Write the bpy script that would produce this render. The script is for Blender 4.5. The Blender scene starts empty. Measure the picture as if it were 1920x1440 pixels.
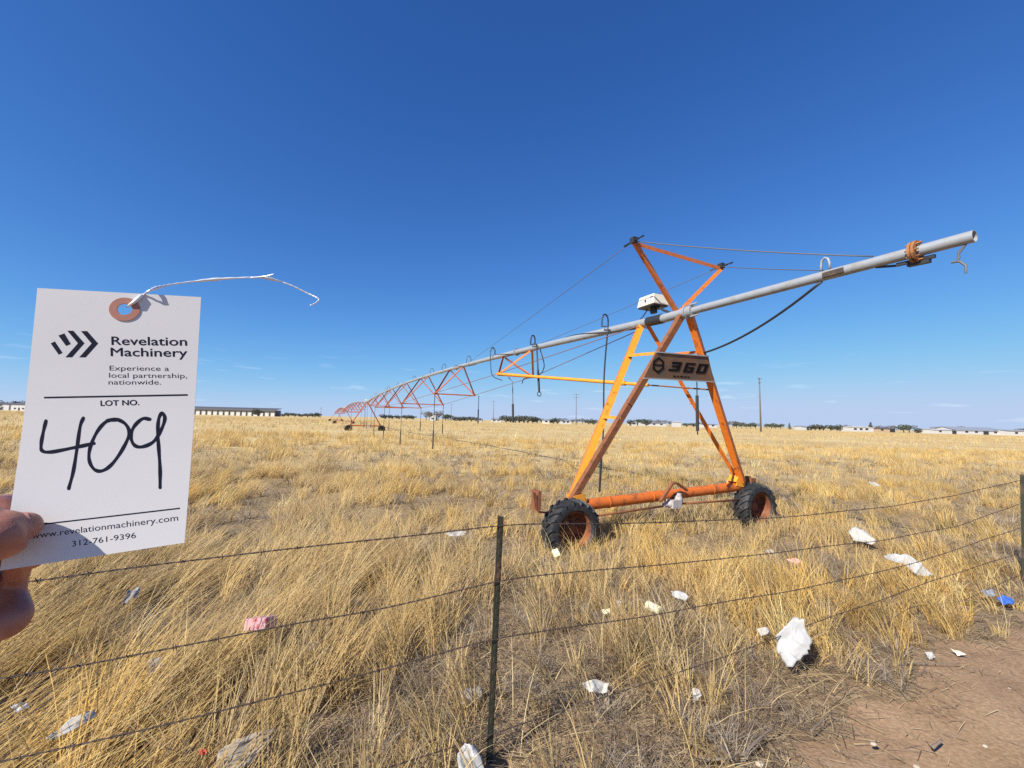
import bpy, bmesh, math, random
import numpy as np
from mathutils import Vector, Matrix
rad = math.radians
random.seed(7)
rng = np.random.default_rng(11)
scene = bpy.context.scene
col = scene.collection

# ------------------------------------------------------------------ camera
F_PX, PITCH, ROLL, EYE = 800.0, rad(4.87), rad(1.40), 1.6          # focal length in pixels of a 1920 wide frame
_fwd = np.array([0, math.cos(PITCH), math.sin(PITCH)])
_up0 = np.array([0, -math.sin(PITCH), math.cos(PITCH)])
_r0 = np.array([1.0, 0, 0])
_right = _r0 * math.cos(ROLL) + _up0 * math.sin(ROLL)
_up = -_r0 * math.sin(ROLL) + _up0 * math.cos(ROLL)
CAM = np.array([0, 0, EYE])
cd = bpy.data.cameras.new("camera")
cam = bpy.data.objects.new("camera", cd)
col.objects.link(cam)
cd.sensor_width = 36.0
cd.lens = 36.0 * F_PX / 1920.0
cd.clip_start, cd.clip_end = 0.01, 9000.0
cam.matrix_world = Matrix(((_right[0], _up[0], -_fwd[0], 0), (_right[1], _up[1], -_fwd[1], 0),
                           (_right[2], _up[2], -_fwd[2], EYE), (0, 0, 0, 1)))
scene.camera = cam

# ------------------------------------------------------------------ light
SUN_AZ = np.array([-0.712, -0.702]) / math.hypot(0.712, 0.702)
SUN_EL = rad(37.0)
SUN = np.array([SUN_AZ[0] * math.cos(SUN_EL), SUN_AZ[1] * math.cos(SUN_EL), math.sin(SUN_EL)])
world = bpy.data.worlds.new("World")
scene.world = world
world.use_nodes = True
wn, wl = world.node_tree.nodes, world.node_tree.links
bg = wn["Background"]
sky = wn.new("ShaderNodeTexSky")
sky.sky_type = 'NISHITA'
sky.sun_disc = False
sky.sun_elevation = SUN_EL
sky.sun_rotation = math.atan2(SUN_AZ[0], SUN_AZ[1])
sky.altitude = 2000.0
sky.air_density = 0.8
sky.dust_density = 0.0
sky.ozone_density = 3.0
bg.inputs["Strength"].default_value = 0.10
hs = wn.new("ShaderNodeHueSaturation")
hs.inputs["Hue"].default_value = 0.5
hs.inputs["Saturation"].default_value = 1.0
wl.new(sky.outputs[0], hs.inputs["Color"])
# faint wisps of cloud low over the horizon
tc = wn.new("ShaderNodeTexCoord")
mp = wn.new("ShaderNodeMapping")
mp.inputs["Scale"].default_value = (7.0, 7.0, 60.0)
wl.new(tc.outputs["Generated"], mp.inputs["Vector"])
cn = wn.new("ShaderNodeTexNoise")
cn.inputs["Scale"].default_value = 1.5
cn.inputs["Detail"].default_value = 6.0
cn.inputs["Roughness"].default_value = 0.55
wl.new(mp.outputs[0], cn.inputs["Vector"])
cr = wn.new("ShaderNodeValToRGB")
cr.color_ramp.elements[0].position = 0.60
cr.color_ramp.elements[0].color = (0, 0, 0, 1)
cr.color_ramp.elements[1].position = 0.76
cr.color_ramp.elements[1].color = (1, 1, 1, 1)
wl.new(cn.outputs["Fac"], cr.inputs["Fac"])
sx = wn.new("ShaderNodeSeparateXYZ")
wl.new(tc.outputs["Generated"], sx.inputs[0])
band = wn.new("ShaderNodeValToRGB")
be = band.color_ramp.elements
be[0].position, be[0].color = 0.0, (0, 0, 0, 1)
be[1].position, be[1].color = 0.16, (0, 0, 0, 1)
e_ = be.new(0.02); e_.color = (0.8, 0.8, 0.8, 1)
e_ = be.new(0.07); e_.color = (0.8, 0.8, 0.8, 1)
wl.new(sx.outputs["Z"], band.inputs["Fac"])
mu = wn.new("ShaderNodeMath"); mu.operation = 'MULTIPLY'
wl.new(cr.outputs["Color"], mu.inputs[0]); wl.new(band.outputs["Color"], mu.inputs[1])
mu2 = wn.new("ShaderNodeMath"); mu2.operation = 'MULTIPLY'
wl.new(mu.outputs[0], mu2.inputs[0]); mu2.inputs[1].default_value = 0.28
# clear dry-air blue: per channel contrast of the sky model
sp_ = wn.new("ShaderNodeSeparateColor"); cb_ = wn.new("ShaderNodeCombineColor")
wl.new(hs.outputs[0], sp_.inputs[0])
for i_, (pw_, gn_) in enumerate(((1.20, 0.532), (1.05, 0.98), (0.85, 1.732))):
    p_ = wn.new("ShaderNodeMath"); p_.operation = 'POWER'; p_.inputs[1].default_value = pw_
    g_ = wn.new("ShaderNodeMath"); g_.operation = 'MULTIPLY'; g_.inputs[1].default_value = gn_
    m_ = wn.new("ShaderNodeMath"); m_.operation = 'SMOOTH_MIN'; m_.inputs[1].default_value = (3.47, 4.42, 6.16)[i_]; m_.inputs[2].default_value = (3.0, 5.0, 5.0)[i_]
    wl.new(sp_.outputs[i_], p_.inputs[0]); wl.new(p_.outputs[0], g_.inputs[0]); wl.new(g_.outputs[0], m_.inputs[0]); wl.new(m_.outputs[0], cb_.inputs[i_])
mxc = wn.new("ShaderNodeMix"); mxc.data_type = 'RGBA'
wl.new(mu2.outputs[0], mxc.inputs["Factor"])
wl.new(cb_.outputs[0], mxc.inputs["A"])
mxc.inputs["B"].default_value = (8.5, 8.8, 9.3, 1)
wl.new(mxc.outputs["Result"], bg.inputs["Color"])

sl = bpy.data.lights.new("sun", 'SUN')
sl.energy = 5.0
sl.angle = rad(0.53)
sl.color = (1.0, 0.945, 0.85)
so = bpy.data.objects.new("sun", sl)
col.objects.link(so)
so.rotation_euler = Vector((-SUN[0], -SUN[1], -SUN[2])).to_track_quat('-Z', 'Y').to_euler()

scene.view_settings.view_transform = 'Standard'
scene.view_settings.look = 'None'
scene.view_settings.exposure = 0.5
scene.view_settings.gamma = 1.0
scene.render.engine = 'CYCLES'
scene.cycles.use_denoising = False
scene.cycles.max_bounces = 6
scene.cycles.transparent_max_bounces = 8

# ------------------------------------------------------------------ helpers
def V(*a): return np.array(a, float)

def ray(px, py):
    return _right * (px - 960) / F_PX + _up * (720 - py) / F_PX + _fwd

def proj(P):
    v = np.asarray(P, float) - CAM
    z = v @ _fwd
    return 960 + F_PX * (v @ _right) / z, 720 - F_PX * (v @ _up) / z

def on_ground(px, py, z=0.0):
    d = ray(px, py)
    return CAM + d * ((z - EYE) / d[2])

def on_plane(px, py, o, n):
    d = ray(px, py)
    return CAM + d * (((o - CAM) @ n) / (d @ n))

def at_range(px, py, y):
    d = ray(px, py)
    return CAM + d * (y / d[1])

# the pivot's frame: base point of its outer tower, u along the pipe (away), b along the tower's base beam
TH = 0.4218
U3 = np.array([-math.sin(TH), math.cos(TH), 0.0]); B3 = np.array([math.cos(TH), math.sin(TH), 0.0]); Z3 = np.array([0, 0, 1.0])
T0 = np.array([2.4036, 6.7157, 0.0])
HALF = 1.672
def Lp(x, y, z): return T0 + B3 * x + U3 * y + Z3 * z
WHEELS = [Lp(-HALF - 0.12, -0.16, 0.175), Lp(HALF + 0.20, -0.12, 0.24)]

def ground_z(x, y):
    x = np.asarray(x, float); y = np.asarray(y, float)
    rut = 0
    for w_ in WHEELS:
        rut = rut - (0.37 - w_[2]) * np.exp(-((x - w_[0]) ** 2 + (y - w_[1]) ** 2) / 0.22)
    r = np.sqrt(x * x + y * y)
    f = np.clip(1.6 - r / 25.0, 0.0, 1.0)
    return rut + f * (0.022 * np.sin(1.7 * x + 0.6 * y + 0.4) + 0.018 * np.sin(-1.1 * x + 2.1 * y + 1.9) + 0.012 * np.sin(3.3 * x + 1.9 * y))

_perm = rng.random((64, 64))
def vnoise(x, y):
    x = np.asarray(x, float); y = np.asarray(y, float)
    xi = np.floor(x).astype(int); yi = np.floor(y).astype(int)
    fx = x - xi; fy = y - yi
    fx = fx * fx * (3 - 2 * fx); fy = fy * fy * (3 - 2 * fy)
    g = lambda i, j: _perm[i % 64, j % 64]
    return (g(xi, yi) * (1 - fx) + g(xi + 1, yi) * fx) * (1 - fy) + (g(xi, yi + 1) * (1 - fx) + g(xi + 1, yi + 1) * fx) * fy

def fbm(x, y, o=3):
    s = 0; a = 0.5; t = 0
    for k in range(o):
        s = s + a * vnoise(x * 2 ** k + 17 * k, y * 2 ** k + 5 * k); t += a; a *= 0.5
    return s / t

def offset_of(o):
    t = np.zeros(3)
    while o is not None:
        t = t + np.array(o.location); o = o.parent
    return t

def tag(o, label=None, cat=None, group=None, kind=None):
    if label: o["label"] = label
    if cat: o["category"] = cat
    if group: o["group"] = group
    if kind: o["kind"] = kind
    return o

def empty(name, loc, label=None, cat=None, group=None):
    o = bpy.data.objects.new(name, None)
    col.objects.link(o)
    o.empty_display_size = 0.2
    o.location = tuple(float(c) for c in loc)
    return tag(o, label, cat, group)

def frame_of(t, ref=None):
    t = t / np.linalg.norm(t)
    if ref is None:
        ref = V(0, 0, 1) if abs(t[2]) < 0.95 else V(1, 0, 0)
    a = ref - t * (ref @ t)
    if np.linalg.norm(a) < 1e-6:
        a = V(1, 0, 0) - t * t[0]
    a = a / np.linalg.norm(a)
    return t, a, np.cross(t, a)

class MB:
    def __init__(self):
        self.v, self.f = [], []
    def add(self, vs, fs):
        o = len(self.v)
        self.v += [tuple(float(c) for c in p) for p in vs]
        self.f += [tuple(i + o for i in f) for f in fs]
        return self
    def tube(self, pts, r, n=8, cap=True, squash=1.0):
        pts = [np.asarray(p, float) for p in pts]
        m = len(pts)
        rs = r if hasattr(r, '__len__') else [r] * m
        vs, fs = [], []
        a = None
        for i in range(m):
            t = pts[min(i + 1, m - 1)] - pts[max(i - 1, 0)]
            if a is None:
                t, a, b = frame_of(t)
            else:
                t = t / (np.linalg.norm(t) + 1e-12)
                a = a - t * (a @ t)
                a = a / (np.linalg.norm(a) + 1e-12)
                b = np.cross(t, a)
            for k in range(n):
                w = 2 * math.pi * k / n
                vs.append(pts[i] + rs[i] * (a * math.cos(w) * squash + b * math.sin(w)))
        for i in range(m - 1):
            for k in range(n):
                k2 = (k + 1) % n
                fs.append((i * n + k, i * n + k2, (i + 1) * n + k2, (i + 1) * n + k))
        if cap:
            fs.append(tuple(range(n - 1, -1, -1)))
            fs.append(tuple((m - 1) * n + k for k in range(n)))
        return self.add(vs, fs)
    def section(self, p0, p1, poly, ref):
        """A bar of polygonal cross section (list of (a,b) in the frame whose a axis is ref)."""
        p0, p1 = np.asarray(p0, float), np.asarray(p1, float)
        t, a, b = frame_of(p1 - p0, np.asarray(ref, float))
        n = len(poly)
        vs = [p + a * q[0] + b * q[1] for p in (p0, p1) for q in poly]
        fs = [(k, (k + 1) % n, n + (k + 1) % n, n + k) for k in range(n)]
        fs += [tuple(range(n - 1, -1, -1)), tuple(range(n, 2 * n))]
        return self.add(vs, fs)
    def bar(self, p0, p1, w, h, ref=(0, 0, 1)):
        return self.section(p0, p1, [(-h / 2, -w / 2), (-h / 2, w / 2), (h / 2, w / 2), (h / 2, -w / 2)], ref)
    def angle(self, p0, p1, s, th, ref):
        return self.section(p0, p1, [(0, 0), (0, s), (-th, s), (-th, th), (-s, th), (-s, 0)], ref)
    def box(self, c, ax, ay, az):
        """Box about centre c with half axis vectors."""
        c = np.asarray(c, float)
        vs = [c + ax * i + ay * j + az * k for k in (-1, 1) for j in (-1, 1) for i in (-1, 1)]
        return self.add(vs, [(0, 2, 3, 1), (4, 5, 7, 6), (0, 1, 5, 4), (2, 6, 7, 3), (0, 4, 6, 2), (1, 3, 7, 5)])
    def plate(self, outline, off):
        """A closed outline (3D points) thickened by the vector off."""
        n = len(outline)
        vs = [np.asarray(p, float) for p in outline] + [np.asarray(p, float) + off for p in outline]
        fs = [tuple(range(n - 1, -1, -1)), tuple(range(n, 2 * n))]
        fs += [(k, (k + 1) % n, n + (k + 1) % n, n + k) for k in range(n)]
        return self.add(vs, fs)
    def ball(self, c, rx, ry=None, rz=None, nu=12, nv=8):
        ry = ry or rx; rz = rz or rx
        c = np.asarray(c, float)
        vs = [c + V(0, 0, rz)]
        for j in range(1, nv):
            p = math.pi * j / nv
            for i in range(nu):
                w = 2 * math.pi * i / nu
                vs.append(c + V(rx * math.sin(p) * math.cos(w), ry * math.sin(p) * math.sin(w), rz * math.cos(p)))
        vs.append(c - V(0, 0, rz))
        fs = [(0, 1 + i, 1 + (i + 1) % nu) for i in range(nu)]
        for j in range(nv - 2):
            for i in range(nu):
                i2 = (i + 1) % nu
                fs.append((1 + j * nu + i, 1 + (j + 1) * nu + i, 1 + (j + 1) * nu + i2, 1 + j * nu + i2))
        L = len(vs) - 1
        fs += [(L, 1 + (nv - 2) * nu + (i + 1) % nu, 1 + (nv - 2) * nu + i) for i in range(nu)]
        return self.add(vs, fs)
    def build(self, name, mat, parent=None, smooth=False, bevel=0.0, loc=None, sharp=None):
        off = offset_of(parent) if parent is not None else (np.asarray(loc, float) if loc is not None else np.zeros(3))
        me = bpy.data.meshes.new(name)
        me.from_pydata([tuple(np.array(p) - off) for p in self.v], [], self.f)
        me.update()
        bm = bmesh.new(); bm.from_mesh(me)
        bmesh.ops.recalc_face_normals(bm, faces=bm.faces)
        bm.to_mesh(me); bm.free()
        me.materials.append(mat)
        if smooth:
            me.shade_smooth()
            if sharp is not None:
                me.set_sharp_from_angle(angle=rad(sharp))
        o = bpy.data.objects.new(name, me)
        col.objects.link(o)
        if parent is not None:
            o.parent = parent
        elif loc is not None:
            o.location = tuple(off)
        if bevel:
            b = o.modifiers.new("edge", 'BEVEL'); b.width = bevel; b.segments = 2; b.limit_method = 'ANGLE'
        return o

def copy_thing(root, loc, rotz=None, scale=None):
    r = root.copy(); col.objects.link(r)
    r.location = tuple(float(c) for c in loc)
    if rotz is not None: r.rotation_euler[2] = rotz
    if scale is not None: r.scale = scale
    for ch in list(root.children):
        c = ch.copy(); col.objects.link(c); c.parent = r
        for g in list(ch.children):
            d = g.copy(); col.objects.link(d); d.parent = c
    return r

# ------------------------------------------------------------------ materials
def new_mat(name):
    m = bpy.data.materials.new(name)
    m.use_nodes = True
    return m, m.node_tree.nodes, m.node_tree.links, m.node_tree.nodes["Principled BSDF"]

def mat_plain(name, c, rough=0.6, metal=0.0, spec=0.5, var=0.25, scale=20.0, bump=0.0, c2=None, thr=(0.55, 0.7), s2=9.0):
    """Colour with fine tonal noise; c2 adds blotches (rust, wear) with a shape of their own."""
    m, n, l, b = new_mat(name)
    t = n.new("ShaderNodeTexCoord")
    nz = n.new("ShaderNodeTexNoise"); nz.inputs["Scale"].default_value = scale; nz.inputs["Detail"].default_value = 5
    l.new(t.outputs["Object"], nz.inputs["Vector"])
    mx = n.new("ShaderNodeMix"); mx.data_type = 'RGBA'
    l.new(nz.outputs["Fac"], mx.inputs["Factor"])
    mx.inputs["A"].default_value = (c[0] * (1 - var), c[1] * (1 - var), c[2] * (1 - var), 1)
    mx.inputs["B"].default_value = (min(1, c[0] * (1 + var)), min(1, c[1] * (1 + var)), min(1, c[2] * (1 + var)), 1)
    out = mx.outputs["Result"]
    b.inputs["Roughness"].default_value = rough
    b.inputs["Metallic"].default_value = metal
    b.inputs["Specular IOR Level"].default_value = spec
    if c2 is not None:
        n2 = n.new("ShaderNodeTexNoise"); n2.inputs["Scale"].default_value = s2; n2.inputs["Detail"].default_value = 8; n2.inputs["Roughness"].default_value = 0.65
        l.new(t.outputs["Object"], n2.inputs["Vector"])
        r = n.new("ShaderNodeValToRGB")
        r.color_ramp.elements[0].position, r.color_ramp.elements[1].position = thr
        l.new(n2.outputs["Fac"], r.inputs["Fac"])
        m2 = n.new("ShaderNodeMix"); m2.data_type = 'RGBA'
        l.new(r.outputs["Color"], m2.inputs["Factor"])
        l.new(out, m2.inputs["A"]); m2.inputs["B"].default_value = (*c2, 1)
        out = m2.outputs["Result"]
        rr = n.new("ShaderNodeMapRange")
        l.new(r.outputs["Color"], rr.inputs["Value"])
        rr.inputs["To Min"].default_value = rough; rr.inputs["To Max"].default_value = 0.9
        l.new(rr.outputs[0], b.inputs["Roughness"])
    l.new(out, b.inputs["Base Color"])
    if bump:
        bp = n.new("ShaderNodeBump"); bp.inputs["Strength"].default_value = bump; bp.inputs["Distance"].default_value = 0.01
        l.new(nz.outputs["Fac"], bp.inputs["Height"]); l.new(bp.outputs[0], b.inputs["Normal"])
    return m

M = {}
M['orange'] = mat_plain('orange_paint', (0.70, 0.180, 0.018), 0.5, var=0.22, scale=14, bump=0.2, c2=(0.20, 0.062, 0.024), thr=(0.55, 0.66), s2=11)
M['yellow'] = mat_plain('yellow_orange_paint', (0.80, 0.315, 0.024), 0.48, var=0.16, scale=12, bump=0.15, c2=(0.42, 0.13, 0.03), thr=(0.58, 0.70), s2=10)
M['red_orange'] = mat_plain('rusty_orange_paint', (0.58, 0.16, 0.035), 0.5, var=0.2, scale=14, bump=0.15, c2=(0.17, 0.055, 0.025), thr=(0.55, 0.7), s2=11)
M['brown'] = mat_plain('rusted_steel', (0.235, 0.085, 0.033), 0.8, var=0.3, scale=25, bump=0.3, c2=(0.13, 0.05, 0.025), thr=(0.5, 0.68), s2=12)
M['galv'] = mat_plain('galvanized_pipe', (0.325, 0.345, 0.372), 0.5, metal=0.15, var=0.12, scale=9, c2=(0.26, 0.245, 0.22), thr=(0.50, 0.70), s2=7, bump=0.08)
M['rim'] = mat_plain('shaded_rusty_rim', (0.24, 0.075, 0.028), 0.7, var=0.25, scale=14, bump=0.2, c2=(0.11, 0.042, 0.022), thr=(0.42, 0.60), s2=10)  # rusty brown, darkened to put the rim's shade into its colour
M['truss'] = mat_plain('dull_red_orange_paint', (0.52, 0.135, 0.045), 0.6, var=0.2, scale=10, c2=(0.16, 0.06, 0.035), thr=(0.5, 0.68), s2=8)
M['far_orange'] = mat_plain('dull_tower_paint', (0.44, 0.12, 0.04), 0.65, var=0.2, scale=6)
M['rod'] = mat_plain('rusty_rod', (0.20, 0.085, 0.06), 0.7, var=0.3)
M['beam'] = mat_plain('beam_paint', (0.60, 0.140, 0.018), 0.52, var=0.22, scale=14, bump=0.2, c2=(0.20, 0.062, 0.024), thr=(0.53, 0.66), s2=9)
M['dark_rust'] = mat_plain('dark_rust', (0.055, 0.042, 0.035), 0.8, var=0.4, scale=30, c2=(0.16, 0.08, 0.045), thr=(0.5, 0.65), s2=16)
M['bay'] = mat_plain('bay_siding', (0.56, 0.54, 0.50), 0.8, var=0.1, scale=0.5)
M['galv_far'] = mat_plain('galvanized_wire', (0.12, 0.12, 0.125), 0.6, metal=0.1, var=0.2)
M['rust'] = mat_plain('orange_rust', (0.36, 0.15, 0.05), 0.85, var=0.35, scale=30, bump=0.4, c2=(0.12, 0.05, 0.03), thr=(0.5, 0.65), s2=18)
M['rubber'] = mat_plain('tyre_rubber', (0.020, 0.021, 0.023), 0.6, var=0.4, scale=25, bump=0.35, c2=(0.085, 0.074, 0.058), thr=(0.54, 0.74), s2=8)
M['black'] = mat_plain('black_hose', (0.025, 0.027, 0.03), 0.5, var=0.2)
M['box_white'] = mat_plain('cream_box', (0.74, 0.70, 0.55), 0.45, var=0.08, scale=10, c2=(0.45, 0.40, 0.28), thr=(0.66, 0.8), s2=7)
M['grey_cast'] = mat_plain('cast_gearbox', (0.42, 0.39, 0.37), 0.7, var=0.3, scale=25, bump=0.3, c2=(0.20, 0.13, 0.09), thr=(0.52, 0.66), s2=12)
M['sign'] = mat_plain('weathered_orange_sign', (0.190, 0.096, 0.048), 0.7, var=0.25, scale=8, c2=(0.118, 0.084, 0.060), thr=(0.45, 0.65), s2=5)
M['ink'] = mat_plain('black_lettering', (0.010, 0.009, 0.010), 0.8, spec=0.1, var=0.1)
M['steel_edge'] = mat_plain('bare_steel_edge', (0.55, 0.55, 0.55), 0.4, metal=0.6, var=0.15)
M['post'] = mat_plain('green_post_paint', (0.036, 0.040, 0.026), 0.45, var=0.25, scale=30, bump=0.2, c2=(0.11, 0.060, 0.035), thr=(0.5, 0.68), s2=10)
M['wire'] = mat_plain('rusted_barbed_wire', (0.075, 0.050, 0.038), 0.75, var=0.35, scale=60)
M['paper'] = mat_plain('tag_card', (0.66, 0.64, 0.63), 0.6, var=0.02, scale=40, spec=0.35)  # white held down, the card's weak light put into its colour
M['card_ink'] = mat_plain('printed_ink', (0.012, 0.014, 0.030), 0.7, spec=0.12, var=0.05)
M['marker'] = mat_plain('marker_ink', (0.008, 0.010, 0.026), 0.6, spec=0.15, var=0.15)
M['eyelet'] = mat_plain('eyelet_card', (0.40, 0.175, 0.125), 0.75, var=0.15, scale=300)
M['tie'] = mat_plain('tie_wire', (0.75, 0.76, 0.78), 0.35, metal=0.5, var=0.1)
M['white_plastic'] = mat_plain('white_plastic', (0.40, 0.395, 0.385), 0.5, var=0.16, scale=20, c2=(0.30, 0.26, 0.20), thr=(0.56, 0.72), s2=14)
M['dirty_white'] = mat_plain('dirty_white_paper', (0.44, 0.42, 0.385), 0.8, var=0.12, scale=30, c2=(0.45, 0.38, 0.28), thr=(0.6, 0.75), s2=15)
M['grey_sack'] = mat_plain('grey_sacking', (0.36, 0.315, 0.255), 0.9, var=0.25, scale=60, c2=(0.34, 0.26, 0.17), thr=(0.5, 0.7), s2=10)
M['pink'] = mat_plain('pink_carton', (0.62, 0.36, 0.36), 0.6, var=0.1, c2=(0.50, 0.09, 0.10), thr=(0.54, 0.58), s2=26)
M['cream'] = mat_plain('cream_plastic', (0.78, 0.73, 0.50), 0.5, var=0.08)
M['blue'] = mat_plain('blue_plastic', (0.045, 0.13, 0.50), 0.5, var=0.2)
M['grey_bag'] = mat_plain('grey_plastic', (0.22, 0.23, 0.25), 0.6, var=0.25)
M['red_bit'] = mat_plain('red_scrap', (0.45, 0.08, 0.04), 0.7, var=0.2)
M['stick'] = mat_plain('grey_dead_wood', (0.20, 0.155, 0.115), 0.9, var=0.35, scale=40)
M['stone'] = mat_plain('pale_stone', (0.48, 0.40, 0.31), 0.85, var=0.25, scale=20)
M['bld_white'] = mat_plain('white_siding', (0.50, 0.495, 0.48), 0.7, var=0.1, scale=0.6)
M['bld_cream'] = mat_plain('cream_siding', (0.62, 0.57, 0.46), 0.7, var=0.08, scale=0.6)
M['bld_tan'] = mat_plain('tan_wall', (0.42, 0.31, 0.20), 0.8, var=0.12, scale=0.6)
M['roof_dark'] = mat_plain('dark_roof', (0.095, 0.095, 0.105), 0.7, var=0.2, scale=0.8)
M['roof_grey'] = mat_plain('grey_roof', (0.26, 0.28, 0.31), 0.6, var=0.1, scale=0.8)
M['opening'] = mat_plain('dark_opening', (0.03, 0.03, 0.035), 0.6, var=0.1)
M['pole'] = mat_plain('weathered_pole', (0.16, 0.125, 0.10), 0.9, var=0.25, scale=3)
M['bark'] = mat_plain('bark', (0.11, 0.085, 0.065), 0.9, var=0.3, scale=4)
M['tree_dark'] = mat_plain('hazed_evergreen_foliage', (0.092, 0.100, 0.078), 0.9, var=0.45, scale=1.2)  # greyed and lightened, distance haze put into the leaf colour
M['tree_grey'] = mat_plain('bare_twigs', (0.16, 0.135, 0.105), 0.95, var=0.35, scale=1.2)
M['tree_green'] = mat_plain('pale_foliage', (0.085, 0.10, 0.052), 0.9, var=0.4, scale=1.2)

def mat_skin():
    m, n, l, b = new_mat('skin')
    t = n.new("ShaderNodeTexCoord")
    nz = n.new("ShaderNodeTexNoise"); nz.inputs["Scale"].default_value = 55; nz.inputs["Detail"].default_value = 4
    l.new(t.outputs["Object"], nz.inputs["Vector"])
    r = n.new("ShaderNodeValToRGB")
    r.color_ramp.elements[0].color = (0.27, 0.098, 0.066, 1); r.color_ramp.elements[0].position = 0.3
    r.color_ramp.elements[1].color = (0.43, 0.195, 0.138, 1); r.color_ramp.elements[1].position = 0.7
    l.new(nz.outputs["Fac"], r.inputs["Fac"]); l.new(r.outputs["Color"], b.inputs["Base Color"])
    b.inputs["Roughness"].default_value = 0.46
    b.inputs["Subsurface Weight"].default_value = 0.18
    b.inputs["Subsurface Radius"].default_value = (0.006, 0.0022, 0.0012)
    b.inputs["Subsurface Scale"].default_value = 0.6
    v = n.new("ShaderNodeTexVoronoi"); v.inputs["Scale"].default_value = 900
    l.new(t.outputs["Object"], v.inputs["Vector"])
    bp = n.new("ShaderNodeBump"); bp.inputs["Strength"].default_value = 0.12; bp.inputs["Distance"].default_value = 0.0006
    l.new(v.outputs["Distance"], bp.inputs["Height"]); l.new(bp.outputs[0], b.inputs["Normal"])
    return m
M['skin'] = mat_skin()
m, n, l, b = new_mat('fingernail')
b.inputs["Base Color"].default_value = (0.47, 0.21, 0.17, 1); b.inputs["Roughness"].default_value = 0.28
M['nail'] = m

def mat_blades(name, trans=0.30, gloss=0.0):
    m, n, l, b = new_mat(name)
    at = n.new("ShaderNodeAttribute"); at.attribute_name = "tint"
    b.inputs["Roughness"].default_value = 0.65
    b.inputs["Specular IOR Level"].default_value = 0.25
    l.new(at.outputs["Color"], b.inputs["Base Color"])
    tr = n.new("ShaderNodeBsdfTranslucent"); l.new(at.outputs["Color"], tr.inputs["Color"])
    mx = n.new("ShaderNodeMixShader"); mx.inputs[0].default_value = trans
    l.new(b.outputs[0], mx.inputs[1]); l.new(tr.outputs[0], mx.inputs[2])
    l.new(mx.outputs[0], n["Material Output"].inputs["Surface"])
    return m
M['grass'] = mat_blades('dry_grass_blades')
M['weed'] = mat_blades('dead_weed_twigs', 0.08)

def mat_ground():
    m, n, l, b = new_mat('field_soil')
    t = n.new("ShaderNodeTexCoord")
    def noise(scale, detail=6, vec=None, rough=0.6):
        z = n.new("ShaderNodeTexNoise"); z.inputs["Scale"].default_value = scale; z.inputs["Detail"].default_value = detail; z.inputs["Roughness"].default_value = rough
        l.new(vec if vec is not None else t.outputs["Object"], z.inputs["Vector"]); return z
    # near soil: brown earth with grey litter; far field: cured straw
    a = noise(9); r1 = n.new("ShaderNodeValToRGB")
    r1.color_ramp.elements[0].color = (0.195, 0.132, 0.076, 1); r1.color_ramp.elements[0].position = 0.32
    r1.color_ramp.elements[1].color = (0.375, 0.266, 0.158, 1); r1.color_ramp.elements[1].position = 0.70
    l.new(a.outputs["Fac"], r1.inputs["Fac"])
    c = noise(0.08, 8); d = noise(0.9, 8)
    ad = n.new("ShaderNodeMath"); ad.operation = 'ADD'
    l.new(c.outputs["Fac"], ad.inputs[0]); l.new(d.outputs["Fac"], ad.inputs[1])
    r2 = n.new("ShaderNodeValToRGB")
    r2.color_ramp.elements[0].color = (0.46, 0.325, 0.145, 1); r2.color_ramp.elements[0].position = 0.38
    r2.color_ramp.elements[1].color = (0.72, 0.55, 0.27, 1); r2.color_ramp.elements[1].position = 0.66
    hf = n.new("ShaderNodeMath"); hf.operation = 'MULTIPLY'; hf.inputs[1].default_value = 0.5
    l.new(ad.outputs[0], hf.inputs[0]); l.new(hf.outputs[0], r2.inputs["Fac"])
    # the straw cover thickens away from the track (a property of the field, laid out in world metres)
    sp = n.new("ShaderNodeSeparateXYZ"); l.new(t.outputs["Object"], sp.inputs[0])
    mr = n.new("ShaderNodeMapRange"); mr.inputs["From Min"].default_value = 4.0; mr.inputs["From Max"].default_value = 22.0
    l.new(sp.outputs["Y"], mr.inputs["Value"])
    mx = n.new("ShaderNodeMix"); mx.data_type = 'RGBA'
    l.new(mr.outputs[0], mx.inputs["Factor"]); l.new(r1.outputs["Color"], mx.inputs["A"]); l.new(r2.outputs["Color"], mx.inputs["B"])
    l.new(mx.outputs["Result"], b.inputs["Base Color"])
    b.inputs["Roughness"].default_value = 0.95; b.inputs["Specular IOR Level"].default_value = 0.1
    bz = noise(28, 8); bp = n.new("ShaderNodeBump"); bp.inputs["Strength"].default_value = 0.8; bp.inputs["Distance"].default_value = 0.03
    l.new(bz.outputs["Fac"], bp.inputs["Height"]); l.new(bp.outputs[0], b.inputs["Normal"])
    return m
M['ground'] = mat_ground()

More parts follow.
